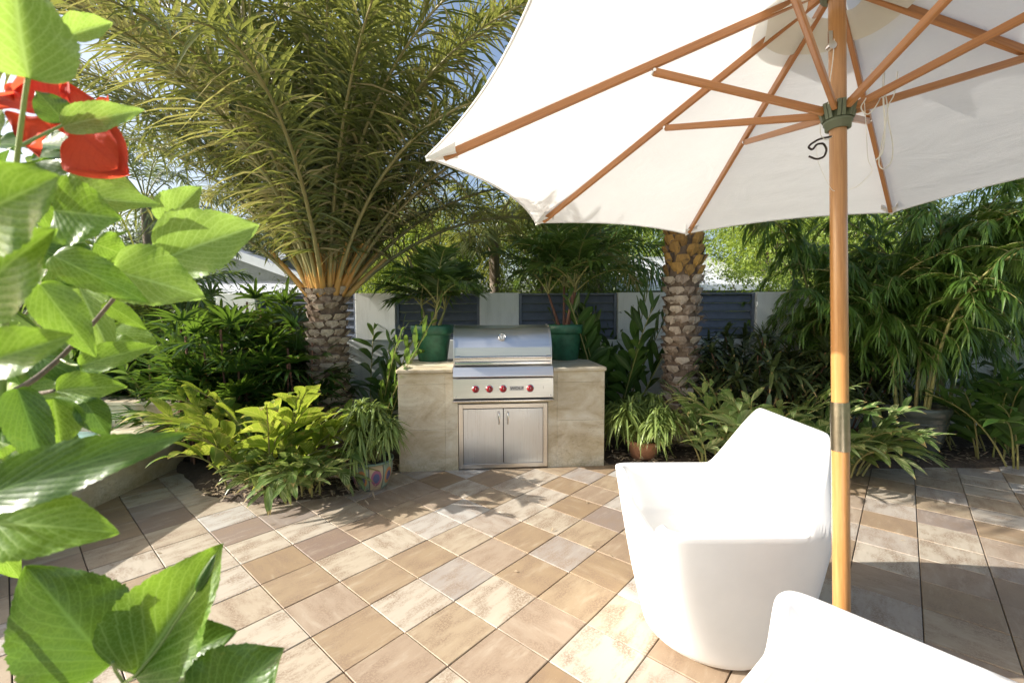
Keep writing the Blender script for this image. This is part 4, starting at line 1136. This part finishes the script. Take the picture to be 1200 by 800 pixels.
# ------------------------------------------------------------------ trees beyond the wall
def tree(loc, h, cr, label, mat, seed, name='leafy_tree', group='trees beyond the wall', trunk_h=None, nclump=150, per=190, ls=.11, flat=.75, zc=None, hole=.55):
    e = empty(name, loc, label, 'tree', group); r = np.random.default_rng(seed)
    gs = MB(); th_ = trunk_h or h*.4
    gs.tube([[0, 0, -.05], [r.normal(0, .1), r.normal(0, .1), th_*.6], [r.normal(0, .2), 0, th_]], [h*.035, h*.028, h*.02], 10)
    zc = zc if zc is not None else h*.68; g = MB()
    C = []
    for k in range(nclump):
        v = nrm(r.normal(0, 1, 3)); q = r.uniform(.35, 1.0)**.5
        C.append(np.array([v[0]*cr*q, v[1]*cr*q, zc+v[2]*(h-zc)*q*(1 if v[2] > 0 else 1.15)]))
    C = np.array(C)
    for c in C[::4]:
        gs.tube([[0, 0, th_*.8], c*[.5, .5, 1]*[1, 1, .9]-[0, 0, .1], c], [h*.010, h*.006, h*.002], 5, cap=False)
    cs = cr*.30
    for c in C:
        s_ = cs*r.uniform(.5, 1.25); m_ = int(per*r.uniform(.6, 1.3))
        P = c+r.normal(0, 1, (m_, 3))*[s_*.6, s_*.6, s_*.42]
        D = nrm(r.normal(0, 1, (m_, 3))+[0, 0, -.3]+nrm(P-c)*.7)
        g.leaves(P, D, r.normal(0, .5, (m_, 3))+[0, 0, 1], ls*r.uniform(.6, 1.3, m_), ls*.42*r.uniform(.7, 1.3, m_), .25, 2, .3, 'lance', rnd=np.clip(r.normal(.5, .25)+r.normal(0, .15, m_), 0, 1))
    gs.build('trunk', MT['bark'], e); g.build('crown', MT[mat], e); return e
TR = [((-15.5, 21, 0), 6.4, 3.0, 'grey green tree rising behind the left house roof', 'tree_c', .17),
      ((-9.5, 19.5, 0), 5.6, 2.6, 'grey green tree behind the twin gables', 'tree_c', .16),
      ((-21, 17, 0), 6.0, 3.0, 'dark tree beyond the wall at far left', 'tree_a', .17),
      ((-4.6, 17, 0), 5.2, 2.3, 'sparse tree with sky showing right of the left palm', 'tree_c', .14),
      ((-2.4, 12.5, 0), 4.2, 1.7, 'bright leafy tree behind the left potted palm', 'tree_b', .11),
      ((1.0, 12.5, 0), 4.6, 2.0, 'dark tree between the two potted palms', 'tree_a', .11),
      ((4.6, 19, 0), 6.2, 3.2, 'sunlit tree rising behind the pale low roof', 'tree_b', .16),
      ((9.0, 15, 0), 5.4, 2.6, 'bright green tree right of the right palm trunk', 'tree_b', .13),
      ((12.5, 17, 0), 6.6, 3.4, 'dark tree behind the bamboo at right', 'tree_a', .15),
      ((18.5, 15, 0), 6.5, 3.4, 'dark tree far right beyond the wall', 'tree_a', .15)]
for k, (loc, h, cr, lab, mt, ls) in enumerate(TR): tree(loc, h, cr, lab, mt, 70+k, ls=ls, zc=h*.55)
def shrub(loc, h, cr, label, mat, seed, ls=.07, group='shrubs beyond the wall', ncl=60, per=150):
    return tree(loc, h, cr, label, mat, seed, 'shrub', group, h*.3, ncl, per, ls, zc=h*.5)
shrub((-3.6, 7.0, 0), 1.95, .9, 'grey green shrub above the wall left of the left palm', 'tree_c', 90)
shrub((-1.4, 6.8, 0), 2.15, .8, 'grey green shrub above the wall between left palm and pot', 'tree_c', 91)
shrub((.9, 6.9, 0), 2.25, 1.0, 'dark shrub above the wall behind the right green pot', 'tree_a', 92)
shrub((-.3, 6.9, 0), 2.0, .7, 'dark shrub above the wall behind the middle pier', 'tree_a', 93)
shrub((4.3, 8.2, 0), 2.5, 1.3, 'bright green shrub above the wall right of the right palm', 'tree_b', 94, ncl=60)
shrub((6.5, 8.4, 0), 3.2, 1.5, 'bright green shrub above the wall behind the bamboo', 'tree_b', 95, ncl=60)
shrub((-5.6, 6.9, 0), 2.3, 1.0, 'dark shrub above the wall behind the hibiscus', 'tree_a', 96)
# background palms
def back_palm(loc, h, Lf, label, seed, nfr=22, mat='datefrond', ll=.45, lw=.035, r0=.13):
    e = empty('background_palm', loc, label, 'palm tree', 'palms beyond the wall'); r = np.random.default_rng(seed)
    g = MB(); g.tube([[0, 0, -.05], [.05, 0, h*.5], [0, 0, h]], [r0, r0*.8, r0*.75], 12); g.build('trunk', MT['bark'], e)
    g = MB(); gp = MB()
    for k in range(nfr): frond(g, gp, (0, 0, h), k*2.4, 1.35-1.5*k/nfr+r.normal(0, .05), Lf*r.uniform(.85, 1.1), 1.0+.4*r.random(), 46, ll, lw, .1, .2, rr=.016, ratt=.85, droopy=.5, jit=.1)
    gp.build('rachis', MT['cane'], e); g.build('crown', MT[mat], e)
back_palm((-.35, 8.6, 0), 2.9, 2.0, 'palm beyond the wall above the middle pier', 101)
back_palm((-8.2, 10.2, 0), 4.0, 2.6, 'grey fronded palm beyond the wall at upper left', 102, mat='tree_c')
back_palm((-5.4, 6.7, 0), 1.5, 1.6, 'low palm beyond the wall left of the lady palm', 103, mat='palmleaf')
back_palm((1.6, 8.4, 0), 2.5, 1.7, 'low palm beyond the wall behind the right potted palm', 104, mat='palmleaf')

# ------------------------------------------------------------------ houses beyond the wall
def gable_roof(e, x0, x1, y0, y1, ze, zr, xr, mat, parent_name='roof'):
    # gable faces the viewer (-Y); ridge runs along Y at x = xr
    t = .14; g = MB()
    for a, b_ in (((x0, ze), (xr, zr)), ((xr, zr), (x1, ze))):
        V = []
        for y in (y0, y1):
            for (x, z) in (a, b_): V += [[x, y, z], [x, y, z+t]]
        g.add(V, [[1, 5, 7, 3], [0, 2, 6, 4], [0, 1, 3, 2], [4, 6, 7, 5], [0, 4, 5, 1], [2, 3, 7, 6]], smooth=False)
    rf = g.build('roof', mat, e)
    g = MB()
    for a, b_ in (((x0, ze), (xr, zr)), ((xr, zr), (x1, ze))):
        V = [[a[0], y0-.05, a[1]-.10], [b_[0], y0-.05, b_[1]-.10], [b_[0], y0-.05, b_[1]+t+.05], [a[0], y0-.05, a[1]+t+.05]]
        V += [[p[0], y0-.004, p[2]] for p in V]
        g.add(V, [[0, 1, 2, 3], [7, 6, 5, 4], [0, 4, 5, 1], [3, 2, 6, 7], [1, 5, 6, 2], [0, 3, 7, 4]], smooth=False)
    g.build('fascia', MT['fascia'], rf)
    g = MB(); V = [[x0+.3, y0+.4, ze-.0], [x1-.3, y0+.4, ze-.0], [xr, y0+.4, zr-.02]]; g.add(V, [[0, 1, 2]], smooth=False)
    g.add([[x0+.3, y0+.5, ze], [x1-.3, y0+.5, ze], [xr, y0+.5, zr-.02]], [[2, 1, 0]], smooth=False)
    g.build('gable_wall', MT['gable'], e)
hs = empty('house', (-9.5, 15, 0), 'low house with two white edged gables left of the left palm', 'house', 'houses beyond the wall')
g = MB(); g.box((-4.5, .5, 0), (4.2, 7, 2.35)); g.build('wall', MT['gable'], hs)
gable_roof(hs, -5.5, 2.7, 0, 7, 2.55, 4.05, -1.4, MT['roofgrey'])
gable_roof(hs, -.0, 4.6, 1.2, 7, 2.85, 3.85, 1.9, MT['roofgrey'])
g = MB(); V = [[-5, -1.2, 2.0], [4.4, -1.2, 2.0], [4.4, .45, 2.62], [-5, .45, 2.62]]; V += [[a, b_, c-.1] for a, b_, c in V]
g.add(V, [[0, 1, 2, 3], [7, 6, 5, 4], [0, 4, 5, 1], [1, 5, 6, 2], [2, 6, 7, 3], [3, 7, 4, 0]], smooth=False); g.build('porch_roof', MT['roofwhite'], hs)
hs = empty('house', (4.6, 13, 0), 'low house with a wide pale roof behind the right palm trunk', 'house', 'houses beyond the wall')
g = MB(); g.box((-2.6, .6, 0), (3.0, 6, 2.2)); g.build('wall', MT['gable'], hs)
g = MB(); V = [[-3.0, 0, 2.25], [3.3, 0, 2.25], [2.5, 3.4, 3.5], [-2.7, 3.4, 3.5], [-3.0, 6.6, 2.25], [3.3, 6.6, 2.25]]
g.add(V, [[0, 1, 2, 3], [3, 2, 5, 4]], smooth=False); g.add(V, [[1, 5, 2], [0, 3, 4]], smooth=False); rf = g.build('roof', MT['roofwhite'], hs)
g = MB(); g.box((-3.0, -.06, 2.12), (3.3, -.003, 2.28)); g.build('fascia', MT['fascia'], rf)

# ------------------------------------------------------------------ hibiscus close to the viewer
HB = np.array([-.62, .42, 0])
hib = empty('hibiscus_bush', tuple(HB), 'hibiscus bush with big toothed leaves and a red flower close at left', 'shrub')
def hleaf(g, base, tip, nrm_, width, mi=0, cup=.18, droop=.0, rnd=.5, seed=0, teeth=1.0, petal=False):
    r = np.random.default_rng(seed); base = np.array(base); tip = np.array(tip); ax_ = tip-base; Ln = np.linalg.norm(ax_); D = ax_/Ln
    n0 = np.array(nrm_, float); n0 = nrm(n0-D*(n0@D)); S = np.cross(D, n0)
    nu, nv = 12, 72
    t = np.linspace(0, 1, nv+1)
    w = np.sin(np.pi*t**.66)**.80*(1-.12*t**4)
    if petal: w = np.maximum(np.sin(np.pi*np.clip(t, 0, 1)**1.7)**.6*np.clip(.35+t*1.2, 0, 1), .42*(1-t))
    w = w/w.max()
    ph_ = (t*13.3+.1*r.random()) % 1
    scl = np.abs(np.sin(np.pi*(t*13.3+.3)))**.7-.6
    tooth = 1+teeth*(.10*(ph_-.5)+.05*scl)*np.clip(t*6-.8, 0, 1)
    if True: w = w*tooth
    w[-1] = 0; w[0] = .3 if petal else .05
    V = []; UV = []
    k1, k2 = r.uniform(4, 8), r.uniform(0, 6)
    for i, tv in enumerate(t):
        for j in range(nu+1):
            s = (j/nu)*2-1
            y = s*w[i]*width/2
            back = -.06*Ln*abs(s)**1.5*(1 if tv < .3 else 0)*(1-tv/.3 if tv < .3 else 0)*w[i]
            sv = .5-.5*math.cos((tv*8.5-abs(s)*4.5)*2*math.pi)
            z = cup*abs(s)**1.25*w[i]*width/2*(1.1) - droop*Ln*(tv-.5)**2*2 + .010*width*math.sin(tv*k1+k2+s*2) + .006*width*sv*(abs(s)**.5)*(1-abs(s)**4) + .035*width*math.sin(tv*17+s*3+k2)*abs(s)**3
            if petal: z += .085*width*math.sin(s*12+k2)*tv**2*(.3+abs(s)) + .03*width*math.sin(tv*9+s*7+k1)*tv + .02*width*math.sin(s*31)*tv**3
            V.append(base+D*(tv*Ln+back)+S*y+n0*z); UV.append((j/nu, tv))
    W_ = nu+1
    F = [[i*W_+j, i*W_+j+1, (i+1)*W_+j+1, (i+1)*W_+j] for i in range(nv) for j in range(nu)]
    g.add(V, F, mi, UV, rnd)
g = MB(); gs = MB()
# (base px, tip px, depth at base, depth at tip, width px at mid depth, normal turn, material, droop)
HL = [((32, 92), (12, -48), .36, .33, 122, (-.5, -.8, .3), 1, .10),
      ((72, 147), (169, 128), .44, .47, 34, (-.3, -.55, .9), 1, .08),
      ((76, 143), (42, 106), .45, .44, 34, (.2, -.7, .5), 2, .05),
      ((78, 42), (132, 26), .44, .46, 30, (-.3, -.7, .8), 1, .05),
      ((-45, 262), (66, 205), .29, .28, 105, (-.2, -.9, .35), 0, .08),
      ((-48, 360), (58, 268), .31, .30, 95, (-.3, -.7, .6), 0, .1),
      ((62, 246), (141, 256), .42, .43, 76, (.1, -1, .25), 0, .06),
      ((78, 232), (186, 238), .48, .50, 38, (-.4, -.5, .9), 1, .08),
      ((80, 200), (165, 228), .52, .54, 44, (-.4, -.6, .8), 1, .08),
      ((192, 262), (236, 218), .55, .56, 40, (-.5, -.8, .4), 1, .0),
      ((189, 303), (303, 263), .50, .53, 74, (-.25, -.85, .5), 1, .06),
      ((132, 316), (240, 348), .47, .50, 70, (-.4, -.55, .9), 1, .07),
      ((60, 298), (174, 354), .44, .46, 42, (.2, -.6, .8), 0, .08),
      ((46, 332), (112, 418), .41, .42, 44, (.3, -.8, .5), 0, .06),
      ((92, 428), (183, 404), .50, .53, 32, (-.4, -.5, .9), 0, .08),
      ((122, 354), (172, 386), .52, .54, 20, (-.2, -.6, .8), 0, .05),
      ((-20, 425), (84, 392), .30, .31, 56, (-.2, -.8, .5), 0, .10),
      ((64, 457), (147, 452), .50, .52, 38, (-.3, -.7, .7), 0, .12),
      ((62, 466), (72, 524), .49, .50, 58, (-.5, -.8, .2), 0, .05),
      ((98, 468), (128, 512), .50, .51, 30, (.3, -.8, .2), 2, .05),
      ((-40, 585), (219, 506), .32, .36, 62, (-.2, -.5, .9), 2, .10),
      ((-35, 610), (136, 622), .33, .35, 82, (-.25, -.45, .95), 0, .12),
      ((130, 780), (28, 662), .44, .43, 104, (.15, -.75, .6), 2, .14),
      ((158, 792), (262, 636), .45, .48, 104, (-.55, -.75, .5), 0, .02),
      ((170, 792), (275, 738), .46, .48, 84, (.3, .2, 1), 2, .05),
      ((232, 850), (330, 760), .43, .45, 110, (-.1, -.3, 1), 2, .12),
      ((110, 285), (150, 300), .52, .54, 38, (-.5, -.6, .4), 0, .05),
      ((92, 335), (132, 420), .58, .58, 50, (-.5, -.8, .3), 1, .05),
      ((20, 455), (58, 560), .46, .46, 40, (.4, -.8, .3), 2, .05),
      ((0, 250), (62, 215), .50, .52, 60, (-.5, -.7, .4), 1, .0),
      ((40, 190), (68, 245), .50, .5, 46, (.3, -.9, .3), 2, .05),
      ((-30, 120), (-5, 175), .46, .46, 50, (-.6, -.7, .3), 0, .05)]
for k, (b_, t_, db, dt, wp, nn, mi, dr) in enumerate(HL):
    B_ = at(b_[0], b_[1], db); T_ = at(t_[0], t_[1], dt)
    tc_ = nrm(np.array([0, 0, CAMH])-B_)
    hleaf(g, B_, T_, tc_+.38*np.array(nn), wp/F_PX*(db+dt)/2*1.04, mi, rng.uniform(.22, .62), dr, .2+.6*rng.random(), k)
# filler leaves deeper in the bush
rf_ = np.random.default_rng(5)
for k in range(120):
    px, py = rf_.uniform(-40, 125), rf_.uniform(150, 470)
    if px > 90 and py < 280: continue
    dep = rf_.uniform(.55, .95)
    if k > 100: px, py, dep = rf_.uniform(-60, 30), rf_.uniform(440, 640), rf_.uniform(.5, .8)
    B_ = at(px, py, dep); an = rf_.uniform(-1.2, 1.2); ln = rf_.uniform(.05, .095)
    T_ = B_+np.array([math.cos(an), rf_.normal(0, .3), math.sin(an)-.3])*ln
    hleaf(g, B_, T_, (rf_.normal(-.3, .5), -.6, rf_.uniform(.2, 1)), ln*.62, rf_.choice([0, 2, 2, 1]), .25, .1, rf_.random(), 100+k)
g.build('foliage', [MT['hib'], MT['hibpale'], MT['hibdark']], hib, world=True)
def stem(pp, r0, r1, mi=0, pin=None):
    P = [at(*q) for q in pp]
    if pin is not None: P = [np.array(pin)]+P
    P = np.array(P); n = len(P); tt = np.linspace(0, n-1, n*6); Q = np.stack([np.interp(tt, np.arange(n), P[:, k]) for k in range(3)], 1)
    for _ in range(3): Q[1:-1] = (Q[:-2]+2*Q[1:-1]+Q[2:])/4
    gs.tube(Q, np.linspace(r0, r1, len(Q)), 9, mi, rnd=rng.random())
stem([(-25, 600, .56), (-4, 540, .54), (2, 470, .52), (6, 380, .50), (12, 260, .46), (20, 185, .40), (32, 92, .36)], .0055, .0015, 0, HB+[0, 0, 0])
stem([(22, 172, .41), (50, 158, .43), (73, 147, .44)], .0016, .0013)
stem([(30, 110, .38), (40, 60, .38), (62, 48, .42), (80, 42, .44)], .0016, .0012)
stem([(5, 465, .52), (40, 445, .52), (70, 420, .52), (110, 378, .51), (150, 330, .49), (189, 303, .50)], .0035, .0015, 1)
stem([(165, 318, .50), (178, 290, .52), (192, 262, .55)], .0015, .0012)
stem([(150, 330, .49), (140, 322, .48), (132, 316, .47)], .0015, .0012)
stem([(8, 470, .52), (40, 462, .51), (62, 458, .50), (64, 457, .50)], .003, .0014, 1)
stem([(70, 420, .52), (82, 427, .51), (92, 428, .50)], .0015, .0012)
stem([(100, 860, .5), (130, 820, .47), (145, 800, .46), (158, 792, .45)], .003, .0018, 0, HB+[.02, .02, 0])
stem([(145, 800, .46), (135, 785, .45), (132, 775, .44)], .0016, .0014)
stem([(112, 850, .47), (106, 790, .45), (108, 745, .45)], .0018, .0012)
stem([(158, 792, .45), (185, 760, .45), (215, 715, .45), (232, 690, .45)], .0015, .0012)
stem([(-30, 620, .40), (-35, 600, .34), (-40, 585, .32)], .003, .002, 0, HB+[0, -.02, 0])
gs.build('stem', [MT['hibstem'], MT['bark']], hib, world=True)
# bud
g = MB(); c0 = at(231, 692, .45); c1 = at(252, 650, .455); dd = c1-c0
tt = np.linspace(0, 1, 10); g.tube([c0+dd*t for t in tt], [.0015, .0042, .0052, .0054, .005, .0045, .0038, .003, .002, .0006], 12)
for k in range(5):
    a = k*1.2566; off = (np.array([math.cos(a), .3, math.sin(a)]))*.005
    g.leaves([c0+off*.6], [dd+off*1.2], [off], .020, .006, 0, 4, .2, 'lance', rnd=np.array([.4]))
g.build('bud', MT['hibdark'], hib, world=True)
# flower
fl = bpy.data.objects.new('flower', None); fc = at(78, 140, .475); fl.parent = hib; scene.collection.objects.link(fl); fl.location = fc-HB
def petal(tip, dep, wp, nn, seed):
    g = MB(); T_ = at(tip[0], tip[1], dep)
    hleaf(g, fc, T_, nn, wp/F_PX*dep, 0, .45, .25, rng.random(), seed, .2, True)
    o = g.build('petal', MT['petal'], fl, world=True); return o
petal((14, 104), .465, 86, (.3, -.9, .5), 301); petal((30, 172), .46, 78, (-.2, -1, .3), 302)
petal((136, 196), .47, 78, (-.4, -.8, .5), 303); petal((118, 118), .50, 70, (.2, -.6, .8), 304); petal((50, 92), .50, 70, (.2, -.9, .3), 305)
g = MB(); g.tube([fc-(at(95, 146, .475)-fc)*.5, fc, at(92, 144, .472)], [.0035, .0065, .009], 16); g.build('throat', plain('pale_pink_throat', (.75, .32, .22), .5), fl, world=True)
g = MB(); g.tube([fc, at(105, 150, .48), at(134, 154, .465)], [.0022, .0016, .0012], 8)
P = np.array([at(134-12*q, 154-1.5*q, .465+.004*q) for q in np.linspace(0, 1.6, 46)]); D = nrm(rng.normal(0, 1, (46, 3)))
for p, d in zip(P, D): g.tube([p, p+d*.005], .0003, 4, cap=False); g.tube([p+d*.005, p+d*.0064], .0008, 5)
g.build('stamen', MT['stamen'], fl, world=True)
